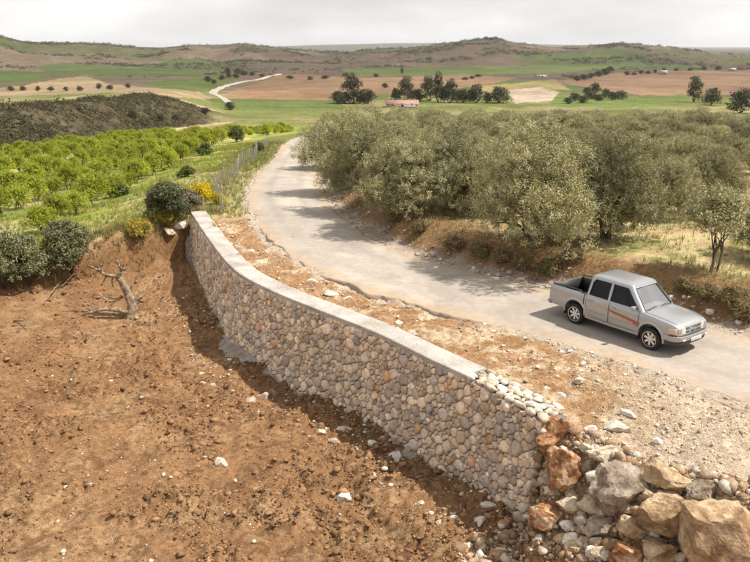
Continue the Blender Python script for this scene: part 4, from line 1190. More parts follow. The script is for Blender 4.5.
def leaves(P, D, n_per, length, width, spread, rng, sprig=.35, droop=0.0, tri=False, nrm=.62):
    """leaf-shaped diamonds along short sprigs that start at P and run along D"""
    n = len(P)
    t = rng.random((n, n_per)) ** .8
    jit = rng.normal(size=(n, n_per, 3)) * spread
    nn = unit(D[:, None, :] + rng.normal(size=(n, n_per, 3)) * nrm) if nrm else None
    d = unit(D[:, None, :] * (1 if nrm == 0 else .0) + rng.normal(size=(n, n_per, 3)) * .55)
    c = P[:, None, :] + D[:, None, :] * (t[..., None] * sprig) + jit
    c[..., 2] -= droop * t * t
    c = c.reshape(-1, 3); d = unit(d.reshape(-1, 3))
    if nrm:
        nn = nn.reshape(-1, 3); d = unit(np.cross(nn, d)); a = np.cross(nn, d)
    else: a = unit(np.cross(d, rng.normal(size=d.shape)))
    L = length * rng.uniform(.6, 1.25, (len(c), 1)); w = width * rng.uniform(.7, 1.3, (len(c), 1))
    m = len(c)
    if tri:
        V = np.stack([c - d * L * .5 - a * w * .5, c - d * L * .5 + a * w * .5, c + d * L * .5], 1); Fq = np.arange(m * 3).reshape(m, 3)
    else:
        V = np.stack([c - d * L * .5, c + a * w * .5, c + d * L * .5, c - a * w * .5], 1); Fq = np.arange(m * 4).reshape(m, 4)
    return V.reshape(-1, 3), Fq, np.repeat(np.arange(n), n_per), V.shape[1]

def leaf_mesh(name, P, D, n_per, length, width, spread, rng, palette, mat, sprig=.35, droop=0, tri=False, lobe=None):
    V, Fq, sid, k = leaves(P, D, n_per, length, width, spread, rng, sprig, droop, tri)
    pal = np.array(palette)
    ci = rng.integers(0, len(pal), len(P)); base = pal[ci]
    if lobe is not None: base = base * (1 + .16 * (_hash(lobe, lobe * 0 + 3, 9) - .5) * 2)[:, None]
    col = base[sid] * rng.uniform(.85, 1.15, (len(sid), 1))
    return np_mesh(name, V, Fq, mat, False, np.repeat(col, k, 0))

def lobes_on(rng, n, rad, h0, h1, size, flat=.8, lump=0):
    """crown built of rounded lobes: centres on a dome plus a few inside"""
    L = []
    for i in range(n):
        a = 2 * math.pi * (i * .618 + rng.random() * .15); f = (i + .5) / n
        z = h0 + (h1 - h0) * f
        prof = math.sin(math.pi * min(1, .18 + .82 * (1 - abs(f - .42) * 1.15))) if False else math.sqrt(max(.04, 1 - ((f - .38) / .66) ** 2))
        r = rad * prof * (rng.uniform(.62, 1.0) if n < 30 else (.35 + .65 * math.sqrt(rng.random())) * (1 + .22 * math.sin(3 * a + n) + .12 * math.sin(5 * a + f * 7)))
        L.append((r * math.cos(a), r * math.sin(a), z + rng.uniform(-.1, .1) * (h1 - h0), size * rng.uniform(.72, 1.2)))
    L.append((0, 0, h0 + (h1 - h0) * .85, size * 1.1)); L.append((0, 0, h0 + (h1 - h0) * .5, size * (1.15 if n < 30 else 1.9)))
    return np.array(L)

def sprigs(rng, L, per, up=.35, inner=.6, flat=.85):
    i = np.repeat(np.arange(len(L)), (per * (L[:, 3] / L[:, 3].mean()) ** 2).astype(int))
    d = unit(rng.normal(size=(len(i), 3)))
    d[:, 2] = np.where(d[:, 2] < -.35, -d[:, 2] * .8, d[:, 2]); d = unit(d)
    r = L[i, 3] * (inner + (1 - inner) * rng.random(len(i)) ** .6) * (1 + .22 * (rng.random(len(i)) - .4))
    P = L[i, :3] + d * r[:, None] * np.array([1, 1, flat])
    dd = unit(d + np.array([0, 0, up]))
    return P, dd, i

def limbs(mb, rng, L, base_r, fork_h, lean=.15, n_trunk=1, minr=.025, spread=.12):
    for k in range(n_trunk):
        a = 2 * math.pi * k / max(1, n_trunk) + rng.random(); o = Vector((math.cos(a), math.sin(a), 0)) * spread * (n_trunk > 1)
        top = Vector((o.x * 2.4 + rng.uniform(-lean, lean), o.y * 2.4 + rng.uniform(-lean, lean), fork_h))
        br = base_r / (1 if n_trunk == 1 else 1.35)
        mb.tube([o + Vector((0, 0, -.25)), o + Vector((0, 0, .05)), o.lerp(top, .4) + Vector((rng.uniform(-.06, .06), rng.uniform(-.06, .06), .02)), top], [br * 1.5, br * 1.2, br * .95, br * .85], 9)
        for j in range(k, len(L), n_trunk):
            e = Vector(L[j, :3]); m1 = top.lerp(e, .35) + Vector((rng.uniform(-.15, .15), rng.uniform(-.15, .15), .12 * (e - top).length)); m2 = top.lerp(e, .7) + Vector((rng.uniform(-.15, .15), rng.uniform(-.15, .15), .08 * (e - top).length))
            mb.tube([top - Vector((0, 0, .06)), m1, m2, e], [br * .62, br * .42, br * .26, minr], 6)
            for q in range(2):
                f = m2 + Vector((rng.uniform(-.8, .8), rng.uniform(-.8, .8), rng.uniform(.1, .7))) * L[j, 3] * .8
                mb.tube([m2, m2.lerp(f, .5) + Vector((0, 0, .05)), f], [br * .2, br * .14, minr * .6], 5)

M_BARK = mat_rock('olive_bark', (.075, .055, .04), (.20, .165, .13), scale=9, bump=.8, fine=40)
M_BARK2 = mat_rock('brown_bark', (.06, .042, .028), (.15, .11, .075), scale=9, bump=.8, fine=40)
M_OLIVE = mat_leaf('olive_leaf', .15, (1.46, 1.44, 1.40), .25)
M_FRESH = mat_leaf('fresh_leaf', .45, (1.5, 1.47, 1.2))
M_DARKL = mat_leaf('dark_leaf', .25)
M_SCRUB = mat_leaf('scrub_leaf', .15, (.72, .74, .70))
M_FLOWER = mat_leaf('broom_flower', .35)
OLV = [(.185, .175, .085), (.225, .21, .115), (.15, .14, .065), (.27, .26, .165), (.20, .18, .085), (.165, .165, .085)]
OLV_D = [(.10, .10, .05), (.13, .125, .065), (.085, .085, .04), (.165, .16, .095)]
ALM = [(.20, .25, .03), (.26, .29, .04), (.15, .20, .03), (.31, .31, .05), (.18, .215, .035), (.24, .22, .04)]

class Proto: pass
def make_tree(name, seed, mat, bark, pal, nl, rad, h0, h1, size, per, n_per, leaf, base_r, fork, n_trunk=1, sprig=.38, up=.35, spread=.05, flat=.85, tri=False):
    rng = np.random.default_rng(seed)
    L = lobes_on(rng, nl, rad, h0, h1, size)
    P, D, li = sprigs(rng, L, per, up, flat=flat)
    t = Proto(); LL = L if len(L) < 30 else L[rng.permutation(len(L))[:14]]
    t.crown = leaf_mesh('crown', P, D, n_per, leaf[0], leaf[1], spread, rng, pal, mat, sprig, tri=tri, lobe=li.astype(float))
    mb = MB(); limbs(mb, rng, LL, base_r, fork, n_trunk=n_trunk); t.trunk = mb.mesh('trunk', bark, True, None)
    zz = np.empty(len(t.crown.vertices) * 3, np.float32); t.crown.vertices.foreach_get('co', zz); zz = zz.reshape(-1, 3); t.h = float(np.percentile(zz[:, 2], 99)); t.w = 2 * float(np.percentile(np.hypot(zz[:, 0], zz[:, 1]), 97))
    print(name, round(t.h, 2), round(t.w, 2))
    return t
def plant(t, name, x, y, scale, rz, label, cat, group=None, z=None, sz=None):
    o = empty(name, (x, y, (gz(x, y) if z is None else z) - .03), rz, scale)
    if sz: o.scale = (scale, scale, scale * sz)
    obj('trunk', t.trunk, o); obj('crown', t.crown, o)
    tag(o, label, cat, group); return o

OL = [make_tree('olive', 11 + i, M_OLIVE, M_BARK, OLV, 52 + i % 3, 2.15, .40, 3.0, .62, 62, 26, (.072, .030), .15, .42, 1 + i % 3, sprig=.27) for i in range(3)]
r3 = random.Random(77)
spots = []
FRONT = [
    (536, 246, 5.2, .86, 'large round olive tree, tallest of the front pair behind the pickup'), (606, 238, 4.7, .80, 'broad dark olive tree, right of the front pair behind the pickup'),
    (492, 212, 3.6, .95, 'pale olive tree behind the left side of the tallest olive'), (452, 205, 4.3, .9, 'olive tree with its dark trunk showing left of the front pair'),
    (405, 214, 3.9, 1.0, 'low spreading olive tree leaning towards the bend of the road'), (372, 201, 4.5, .9, 'dense olive tree beside the road left of the spreading one'),
    (352, 186, 4.8, .92, 'dense olive tree beside the road with branches over the asphalt edge'), (340, 167, 4.9, .95, 'olive tree at the road, leftmost of the grove'),
    (662, 216, 3.1, .95, 'grey olive tree behind the dry clearing, right of the front pair'), (708, 202, 3.1, .95, 'olive tree behind the sapling at the back of the dry clearing'),
    (776, 258, 2.9, .9, 'olive tree cut off by the right edge beside the clearing'),
]
for i, (u, v, h, wk, lab) in enumerate(FRONT):
    p = hit(u, v); t = OL[(i + 1) % 3]; s = .92 * h / t.h
    plant(t, 'olive_tree', p[0], p[1], s * wk, r3.uniform(0, 6.28), lab, 'olive tree', 'olive trees of the grove', sz=1 / wk)
    spots.append((p[0], p[1], 2.3 * s))
# the sapling
SAP = make_tree('sapling', 31, M_OLIVE, M_BARK, OLV, 8, .78, 1.35, 2.35, .55, 75, 13, (.115, .036), .055, .75, 3, sprig=.26)
p = hit(714, 271)
plant(SAP, 'olive_tree', p[0], p[1], 1.06, .6, 'young olive sapling with three thin stems standing in the dry clearing', 'olive tree')
spots.append((p[0], p[1], 2.0))
k = 0; cand = []
for i in range(0, 30):
    for j in range(0, 25):
        s = 28 + i * 5.0 + (j % 2) * 2.4; off = 6.1 + j * 5.0
        c = pl_at(ROAD, ROAD_L, np.array([min(s, 96)]))[0]
        x = c[0] + off * .985 + r3.uniform(-.9, .9); y = c[1] + max(0, s - 96) * .95 + off * .16 + r3.uniform(-.9, .9)
        cand.append((x, y))
gl = ground(np.array([c[0] for c in cand]), np.array([c[1] for c in cand]), False)
for (x, y), z, la in zip(cand, gl[0], gl[1]):
    u, v, d = to_px(x, y, z + 3.5)
    if y < 47 or y > 118 or u > 835 or u < 250 or la < 5.4: continue
    if 8.0 < x < 26 and y < 41: continue
    if any((x - a) ** 2 + (y - b) ** 2 < (c + 1.25) ** 2 for a, b, c in spots): continue
    s = r3.uniform(.58, .80) * (1.15 if la < 10 else 1) * (1 + .28 * float(sstep(60, 95, y))); spots.append((x, y, 2.2 * s))
    where = 'far right part of the olive grove' if u > 560 else ('middle of the olive grove behind the front trees' if y < 75 else 'back of the olive grove below the farm trees')
    plant(OL[k % 3], 'olive_tree', x, y, s, r3.uniform(0, 6.28), 'grey-green olive tree in the crowded ' + where, 'olive tree', 'olive trees in the ' + where, z=z); k += 1
print('olives', k)

# orchard of young fruit trees
FR = [make_tree('fruit', 61 + i, M_FRESH, M_BARK2, ALM, 10, .95, .7, 2.1, .56, 44, 11, (.14, .08), .055, .42, 1 + (i % 2) * 2, sprig=.34, up=.8, spread=.05, flat=1.1) for i in range(4)]
cand = []
ax_, ay_ = .30, .954
for i in range(-14, 92):
    for j in range(0, 52):
        a = i * 2.9 + 36; b = -7.5 - j * 5.6
        x = -6 + ax_ * a * 0 + b * ay_ + (a - 36) * -.16 * 0 + r3.uniform(-.35, .35) - .045 * (a - 40); y = a + b * .22 + r3.uniform(-.35, .35) + 4
        cand.append((x, y))
cx_, cy_ = np.array([c[0] for c in cand]), np.array([c[1] for c in cand])
gz_, lat_, d_, s_, T_ = ground(cx_, cy_, False)
rf_ = np.interp(cx_ / np.maximum(cy_, 1), [-3, -.48, -.34, -.186, -.14], [95, 133, 182, 268, 320])
uu, vv, dd_ = to_px(cx_, cy_, gz_ + 1.2)
ok = (cy_ > 36) & (uu > -12) & (uu < 330) & (lat_ < -10.5) & (d_ > 5.5) & (np.hypot(cx_, cy_) < np.minimum(rf_ - 10, 185)) & (vv > 105)
ids = np.where(ok)[0]; ids = ids[np.argsort(dd_[ids])]
print('orchard', len(ids))
ORD = ['first', 'second', 'third', 'fourth', 'fifth', 'sixth', 'seventh', 'eighth', 'ninth', 'tenth', 'eleventh', 'twelfth', 'thirteenth', 'fourteenth', 'fifteenth', 'sixteenth']
rows = {}
for i in ids: rows.setdefault(i % 52, []).append(i)
row_rank = {j: q for q, j in enumerate(sorted(rows, key=lambda j: j))}
tree_rank = {i: q for j in rows for q, i in enumerate(sorted(rows[j], key=lambda i: cy_[i]))}
for q, i in enumerate(ids[:300]):
    near_ = dd_[i]; a_, b_ = row_rank[i % 52], tree_rank[i]
    grp = 'fruit trees in the rows of the orchard'
    if a_ < 16 and b_ < 10 and near_ < 125:
        lab = f'yellow-green fruit tree, {ORD[b_]} from the near end of the {ORD[a_]} orchard row from the road'
    else:
        lab = 'tiny yellow-green fruit tree far back in the orchard'; grp = 'fruit trees far back in the orchard'
    plant(FR[q % 4], 'fruit_tree', cx_[i], cy_[i], r3.uniform(.52, .82), r3.uniform(0, 6.28), lab, 'fruit tree', grp, z=gz_[i], sz=r3.uniform(.75, 1.05))

def merge_copies(name, protos, places, mat, tint_var=.15, seed=3):
    """one mesh of many small copies: protos = [(V, F(k), col)], places = (x, y, z, scale, rz, which)"""
    rng = np.random.default_rng(seed); VV, FF, CC = [], [], []; b0 = 0
    for (x, y, z, s, rz, w) in places:
        V, Fq, cc = protos[w]; c_, s_ = math.cos(rz), math.sin(rz)
        R_ = np.array([[c_, -s_, 0], [s_, c_, 0], [0, 0, 1]])
        sc = np.asarray(s if hasattr(s, '__len__') else (s, s, s))
        VV.append((V * sc) @ R_.T + np.array([x, y, z])); FF.append(Fq + b0); CC.append(cc * rng.uniform(1 - tint_var, 1 + tint_var)); b0 += len(V)
    return np_mesh(name, np.vstack(VV), np.vstack(FF), mat, False, np.vstack(CC))

def bush_proto(seed, rad, h, n, leafsz, pal, n_per=5, up=.4):
    rng = np.random.default_rng(seed)
    d = unit(rng.normal(size=(n, 3))); d[:, 2] = np.abs(d[:, 2]); r = .55 + .45 * rng.random(n)
    lump = 1 + .25 * np.sin(3 * np.arctan2(d[:, 1], d[:, 0]) + seed) * (1 - d[:, 2])
    P = d * (r * lump)[:, None] * np.array([rad, rad, h]); D = unit(d + np.array([0, 0, up]))
    V, Fq, sid, k = leaves(P, D, n_per, leafsz[0], leafsz[1], leafsz[0] * .3, rng, leafsz[0] * 2)
    col = np.array(pal)[rng.integers(0, len(pal), n)][sid] * rng.uniform(.8, 1.2, (len(sid), 1)); col = np.repeat(col, k, 0)
    th = np.arange(7) * 2 * math.pi / 7; ph = np.radians([-8, 25, 52, 80]); R_ = .72 * (1 + .22 * np.sin(3 * th + seed))
    D3 = np.stack([np.stack([np.cos(th) * math.cos(p) * R_ * rad, np.sin(th) * math.cos(p) * R_ * rad, np.full(7, math.sin(p)) * .72 * h], -1) for p in ph]).reshape(-1, 3)
    ii = np.array([(r * 7 + c, r * 7 + (c + 1) % 7, (r + 1) * 7 + (c + 1) % 7, (r + 1) * 7 + c) for r in range(3) for c in range(7)])
    return np.vstack([V, D3]), np.vstack([Fq, ii + len(V)]), np.vstack([col, np.broadcast_to(np.array(pal).mean(0) * .9, (len(D3), 3))])

# rest of the orchard beyond the 300 nearest trees
if len(ids) > 300:
    pr = [bush_proto(81 + i, .95, 2.3, 55, (.34, .17), ALM, 4, .8) for i in range(3)]
    pl_ = [(cx_[i], cy_[i], gz_[i] + .35, r3.uniform(.85, 1.15), r3.uniform(0, 6.28), i % 3) for i in ids[300:]]
    o = obj('orchard_trees', merge_copies('orchard_trees', pr, pl_, M_FRESH)); tag(o, 'farthest rows of yellow-green fruit trees at the back of the orchard', 'orchard', kind='stuff')

# dark scrub on the spur
SCR = [(.10, .10, .045), (.13, .125, .055), (.11, .08, .05), (.12, .09, .055), (.085, .07, .042), (.15, .105, .068), (.12, .115, .052), (.17, .13, .09), (.06, .055, .032), (.095, .09, .045)]
pr = [bush_proto(91 + i, 1.05, .55, 24, (.26, .18), SCR, 4, .3) for i in range(4)]
pl_ = []
rg = np.random.default_rng(55)
ta = rg.uniform(-.62, -.195, 5200); rf = np.interp(ta, [-3, -.48, -.34, -.186, -.14], [95, 133, 182, 268, 320]); q = 2 + 48 * rg.random(5200)
ra = rf + q; xs_ = ra * np.sin(np.arctan(ta)); ys_ = ra * np.cos(np.arctan(ta)); zs_ = ground(xs_, ys_, False)[0]
den = fbm(xs_ * .06, ys_ * .06, 401); keep = (rg.random(5200) < .25 + 1.6 * sstep(.32, .55, den))
for i in np.where(keep)[0][:2300]:
    s = rg.uniform(.45, 1.05) * (1.7 if rg.random() < .07 else 1) * (1 - .8 * float(sstep(-.26, -.2, ta[i])))
    pl_.append((xs_[i], ys_[i], zs_[i] - .1, (s, s, s * rg.uniform(.8, 1.3)), rg.uniform(0, 6.28), i % 4))
o = obj('scrub', merge_copies('scrub', pr, pl_, M_SCRUB, .3)); tag(o, 'dark brown scrub covering the low spur beyond the orchard', 'scrub', kind='stuff')

# ---------------------------------------------------------------- shrubs, broom, dead tree
OLV_B = [(.12, .13, .06), (.16, .165, .085), (.09, .10, .045), (.19, .185, .11), (.11, .105, .055)]
def shrub(name, u, v, wpx, hpx, pal, mat, seed, label, cat, n=420, leaf=(.13, .05), group=None, stems=6):
    p = hit(u, v); dist = p[1] * math.cos(PITCH) + (CAM_H - p[2]) * math.sin(PITCH); k = dist / F_PX
    w, h = wpx * k, hpx * k
    rng = np.random.default_rng(seed)
    nl = 9; L = []
    for i in range(nl):
        a = rng.uniform(0, 6.28); f = rng.uniform(.15, .8); L.append((math.cos(a) * w * .30 * (1 - .4 * f), math.sin(a) * w * .30 * (1 - .4 * f), h * f, min(w, h) * rng.uniform(.2, .3)))
    L.append((0, 0, h * .8, min(w, h) * .2)); L = np.array(L)
    P, D, li = sprigs(rng, L, n // 8, .5, .4, 1.0)
    P[:, 2] = np.abs(P[:, 2])
    o = empty(name, (p[0], p[1], gz(p[0], p[1]) - .05), 0)
    obj('foliage', leaf_mesh('foliage', P, D, 12, leaf[0], leaf[1], .05, rng, pal, mat, .3, lobe=li.astype(float)), o)
    mb = MB()
    for i in range(stems): mb.tube([(rng.uniform(-.06, .06), rng.uniform(-.06, .06), -.1), (L[i, 0] * .4, L[i, 1] * .4, L[i, 2] * .5), tuple(L[i, :3])], [.03, .022, .01], 6)
    obj('stem', mb.mesh('stem', M_BARK2, True, None), o)
    tag(o, label, cat, group); return o
shrub('shrub', 72, 273, 40, 54, OLV_B, M_OLIVE, 501, 'upright dark grey-green bush at the edge of the bare soil', 'bush', 900)
shrub('shrub', 30, 287, 42, 50, OLV_B, M_OLIVE, 502, 'dark grey-green bush at the soil edge, left of the upright one', 'bush', 900)
shrub('shrub', 4, 290, 40, 62, OLV_B, M_OLIVE, 503, 'dark bush cut off by the left edge of the picture', 'bush', 900)
shrub('shrub', 168, 218, 44, 33, OLV_B, M_DARKL, 504, 'round grey-brown bush above the cut bank at the far end of the wall', 'bush', 1000)
shrub('shrub', 190, 211, 22, 18, [(.20, .16, .11), (.25, .20, .14), (.15, .13, .08)], M_DARKL, 505, 'dry brown bush between the round bush and the wall end', 'bush', 420)
YEL = [(.66, .50, .02), (.74, .58, .03), (.60, .44, .02), (.28, .28, .05)]
shrub('broom_bush', 200, 200, 24, 15, YEL, M_FLOWER, 511, 'bright yellow flowering broom bush behind the far end of the wall', 'bush', 480, (.10, .06))
shrub('broom_bush', 218, 204, 9, 8, YEL, M_FLOWER, 512, 'small yellow flowering broom bush right of the bright one', 'bush', 200, (.09, .05))
MIXY = [(.50, .37, .04), (.30, .27, .06), (.22, .22, .06), (.40, .30, .05)]
shrub('broom_bush', 163, 227, 22, 16, MIXY, M_FLOWER, 513, 'half-faded yellow broom bush below the round grey bush', 'bush', 380, (.09, .05))
shrub('broom_bush', 139, 236, 26, 15, MIXY, M_FLOWER, 514, 'low yellow-green broom bush on the top of the cut bank', 'bush', 380, (.09, .05))
shrub('broom_bush', 48, 262, 20, 16, MIXY, M_FLOWER, 515, 'faint yellow broom bush between the dark bushes on the left', 'bush', 300, (.09, .05))
for i, (u, v, w, h, lab) in enumerate([(205, 155, 16, 10, 'dark green low bush at the front edge of the orchard'), (236, 142, 14, 15, 'dense green bush between orchard and roadside strip'), (186, 177, 14, 8, 'small dark green bush in the orchard grass strip'), (258, 152, 10, 7, 'low green bush below the roadside strip'), (120, 196, 14, 10, 'dark green low bush at the orchard edge, nearest the broom')]):
    shrub('shrub', u, v, w, h, [(.10, .13, .035), (.14, .17, .045), (.08, .10, .03)], M_DARKL, 520 + i, lab, 'bush', 420, (.16, .08))
# weeds on the right-hand bank
for i, (u, v, w, h) in enumerate([(455, 249, 18, 8), (480, 254, 16, 7), (420, 232, 14, 8), (525, 268, 20, 9), (548, 272, 18, 9), (395, 222, 12, 7), (500, 262, 14, 7), (735, 303, 28, 13), (708, 298, 16, 8), (685, 290, 12, 6), (745, 318, 16, 8), (570, 262, 16, 6)]):
    lab = 'dry brown weed clump on the bank ' + ['below the tallest olive', 'left of the tallest olive trunk', 'below the spreading olive', 'just behind the load bed', 'above the load bed of the pickup', 'beside the dense roadside olive', 'between olives and load bed', 'at the right edge beyond the pickup', 'behind the pickup bonnet', 'behind the windscreen of the pickup', 'lowest at the right edge', 'behind the pickup cab'][i]
    shrub('weed_clump', u, v, w, h, [(.26, .17, .09), (.32, .23, .12), (.20, .15, .07), (.19, .19, .07)], M_DARKL, 540 + i, lab, 'weeds', 240, (.16, .03), stems=4)

M_DEAD = mat_rock('dead_wood', (.15, .10, .06), (.42, .33, .23), (.28, .21, .14), scale=7, bump=.8, fine=35)
p = hit(131, 318); dist = p[1] * math.cos(PITCH) + (CAM_H - p[2]) * math.sin(PITCH); k = dist / F_PX / 3
dead = empty('dead_tree', (p[0], p[1], gz(p[0], p[1])))
dead.scale = (1.12, 1.0, .86)
tag(dead, 'uprooted dead tree stump with bare twisted branches on the brown soil', 'dead tree')
rd = random.Random(8)
def br(name, pts, r0, r1):
    mb = MB(); n = len(pts); q = []
    for i, (a, b, dy) in enumerate(pts): q.append(((a - 395) * k, dy, (408 - b) * k * 1.05))
    sp = smooth_pl(q, 4) if n > 2 else np.array(q)
    sp = [(a + rd.uniform(-.015, .015), b + rd.uniform(-.02, .02), c + rd.uniform(-.015, .015)) for a, b, c in sp]
    mb.tube(sp, list(np.linspace(r0, r1, len(sp)) * 1.45), 7); mb.build(name, M_DEAD, dead, True, None)
br('trunk', [(398, 420, .0), (398, 395, 0), (402, 372, .05), (391, 335, .12), (379, 292, .1), (366, 266, .05)], .20, .075)
br('branch', [(366, 266, .05), (342, 262, 0), (322, 242, -.1), (298, 226, -.15)], .075, .02)
br('branch', [(379, 292, .1), (376, 250, .2), (368, 214, .25)], .07, .018)
br('branch', [(398, 392, 0), (366, 378, -.2), (330, 372, -.35), (278, 386, -.5)], .11, .035)
br('branch', [(375, 338, .1), (350, 352, .0), (336, 345, -.1), (318, 322, -.1)], .06, .02)
br('branch', [(402, 375, .05), (412, 352, .1), (426, 336, .15)], .10, .06)
br('branch', [(391, 335, .12), (400, 316, .2), (402, 300, .22)], .06, .03)
br('branch', [(392, 412, 0), (350, 428, -.3), (318, 412, -.4), (302, 384, -.45)], .07, .02)
br('branch', [(342, 262, 0), (330, 285, .1), (322, 300, .1)], .03, .01)
br('branch', [(368, 240, .2), (352, 228, .2), (340, 208, .2)], .03, .01)
br('branch', [(358, 264, 0), (350, 290, .15), (352, 310, .2)], .03, .012)
br('branch', [(330, 372, -.35), (318, 358, -.3), (312, 350, -.3)], .03, .012)
br('branch', [(322, 242, -.1), (316, 262, -.15), (306, 272, -.2)], .025, .01)
for q in range(26):
    a0, b0, d0 = rd.choice([(366, 266, .05), (330, 250, -.1), (376, 250, .2), (330, 372, -.3), (300, 380, -.4), (345, 350, 0), (420, 340, .15), (402, 305, .2), (310, 400, -.4), (370, 225, .2), (390, 335, .1)])
    aa = rd.uniform(-1.2, 1.2); l1 = rd.uniform(14, 34)
    br('twig', [(a0, b0, d0), (a0 + math.sin(aa) * l1 * .5, b0 - math.cos(aa) * l1 * .5, d0 + rd.uniform(-.15, .15)), (a0 + math.sin(aa * 1.4) * l1, b0 - math.cos(aa * 1.2) * l1, d0 + rd.uniform(-.3, .3))], .022, .008)
for i, (u0, v0, u1, v1) in enumerate([(43, 306, 62, 283), (60, 290, 80, 272), (14, 322, 30, 330)]):
    a, b = hit(u0, v0), hit(u1, v1); mb = MB(); m_ = (a + b) / 2
    mb.tube([(0, 0, .05), tuple(m_ - a + np.array([.1, 0, .25])), tuple(b - a + np.array([0, 0, .15]))], [.04, .03, .012], 6); mb.tube([tuple(m_ - a + np.array([.1, 0, .25])), tuple(m_ - a + np.array([.5, .1, .45]))], [.02, .008], 5)
    tag(mb.build('dead_branch', M_DEAD, None, True, None, loc=tuple(a)), ['broken dead branch lying below the leftmost dark bushes', 'dead branch leaning at the foot of the upright bush', 'dead twig lying on bare soil at the left edge'][i], 'branch')

# ---------------------------------------------------------------- roadside fence
M_POST = mat_rock('weathered_post', (.20, .17, .14), (.36, .32, .27), scale=8, bump=.5)
M_WIRE = mat_plain('galvanised_wire', (.36, .34, .32), .5, .6)
fs = np.arange(59, 111, 2.8); fc_ = pl_at(ROAD, ROAD_L, fs); ft = np.gradient(fc_, axis=0); ft /= np.hypot(*ft.T)[:, None]
fp = fc_ + np.stack([-ft[:, 1], ft[:, 0]], -1) * (4.1 + .3 * np.sin(fs * .4))[:, None]; fz = ground(fp[:, 0], fp[:, 1])[0]
FO = Vector((fp[0, 0], fp[0, 1], fz[0])); fence = empty('wire_fence', FO); tag(fence, 'grey wire mesh fence on thin posts along the left of the road', 'fence')
for i in range(len(fs)):
    mb = MB(); mb.tube([(0, 0, -.3), (rd.uniform(-.06, .06), rd.uniform(-.06, .06), 1.25)], .024, 6); mb.build('post', M_POST, fence, loc=Vector((fp[i, 0], fp[i, 1], fz[i])) - FO)
for i in range(len(fs) - 1):
    a = Vector((fp[i, 0], fp[i, 1], fz[i])) - FO; b = Vector((fp[i + 1, 0], fp[i + 1, 1], fz[i + 1])) - FO; mb = MB()
    for h in (.1, .25, .4, .55, .7, .85, 1.0, 1.15): mb.tube([a + Vector((0, 0, h)), (a + b) / 2 + Vector((0, 0, h - .02)), b + Vector((0, 0, h))], .005, 4, False)
    for f in np.arange(.04, 1, .055): q = a.lerp(b, f); mb.tube([q + Vector((0, 0, .1)), q + Vector((0, 0, 1.14))], .004, 4, False)
    o = mb.build('wire_mesh', M_WIRE, fence); o['kind'] = 'stuff'
# green container by the bend
M_GRN = mat_plain('green_sheet_metal', (.035, .10, .07), .5, .2, .4, 0, .15, 6)
p = hit(285, 132); cont = empty('refuse_container', (p[0], p[1], p[2]), .35)
tag(cont, 'low dark green container standing beside the road at the far bend', 'container')
mb = MB(); mb.loft([[Vector((x, y, z)) for x, y in ((-.85 * s, -.5 * s), (.85 * s, -.5 * s), (.85 * s, .5 * s), (-.85 * s, .5 * s))] for z, s in ((.15, .86), (1.0, 1.0))]); mb.build('body', M_GRN, cont, bevel=.02)
mb = MB(); mb.loft([[Vector((x, y, z)) for y, z in ((-.54, 1.0), (.54, 1.0), (.4, 1.16), (0, 1.24), (-.4, 1.16))] for x in (-.9, .9)]); mb.build('lid', M_GRN, cont, bevel=.01)
for x in (-.6, 0, .6):
    mb = MB(); mb.box(x - .03, x + .03, -.53, -.47, .2, .98); mb.build('rib', M_GRN, cont)
for x in (-.6, .6):
    for y in (-.3, .3):
        mb = MB(); mb.lathe([(.0, -.03), (.09, -.03), (.09, .03), (0, .03)], 12, c=(x, y, .09)); mb.build('wheel', M_BLACK, cont)

# ---------------------------------------------------------------- far trees, farm shed, houses, lane
def far_proto(seed, kind):
    rng = np.random.default_rng(seed)
    if kind == 'cypress':
        L = np.array([(0, 0, .12 + .8 * f, .13 * math.sin(math.pi * (.22 + .74 * f)) ** .8) for f in np.linspace(0, 1, 12)])
        per = 16
    elif kind == 'broad':
        L = lobes_on(rng, 12, .29, .14, .72, .18); per = 34
    else:
        L = lobes_on(rng, 11, .22, .2, .84, .14); per = 34
    P, D, li = sprigs(rng, L, per, .5, .4); t = Proto()
    pal = [(.055, .06, .03), (.075, .075, .04), (.045, .05, .028), (.095, .09, .05)] if kind != 'sparse' else [(.11, .10, .055), (.13, .115, .06), (.085, .085, .045)]
    t.crown = leaf_mesh('crown', P, D, 8, .045, .028, .02, rng, pal, M_DARKL, .07, lobe=li.astype(float))
    mb = MB(); limbs(mb, rng, L[:6] if kind != 'cypress' else L[3:5], .022, .16 if kind != 'cypress' else .08, .01, 1, .004); t.trunk = mb.mesh('trunk', M_BARK2, True, None); return t
FP = {k: [far_proto(601 + i * 7 + j, k) for j in range(2)] for i, k in enumerate(('broad', 'cypress', 'sparse'))}
def far_tree(u, v, hpx, wpx, kind, label, cat='tree', group=None, i=0):
    p = hit(u, v); d = p[1] * math.cos(PITCH) + (CAM_H - p[2]) * math.sin(PITCH); h = hpx * d / F_PX; w = wpx * d / F_PX
    o = empty('cypress_tree' if kind == 'cypress' else ('bush' if cat == 'bush' else 'farm_tree'), (p[0], p[1], p[2] - (.02 if kind == 'cypress' else .13) * h), i * 1.7)
    nat = {'broad': .9, 'cypress': .27, 'sparse': .68}[kind]; o.scale = (w / nat, w / nat, h * 1.12)
    t = FP[kind][i % 2]; obj('trunk', t.trunk, o); obj('crown', t.crown, o); tag(o, label, cat, group)
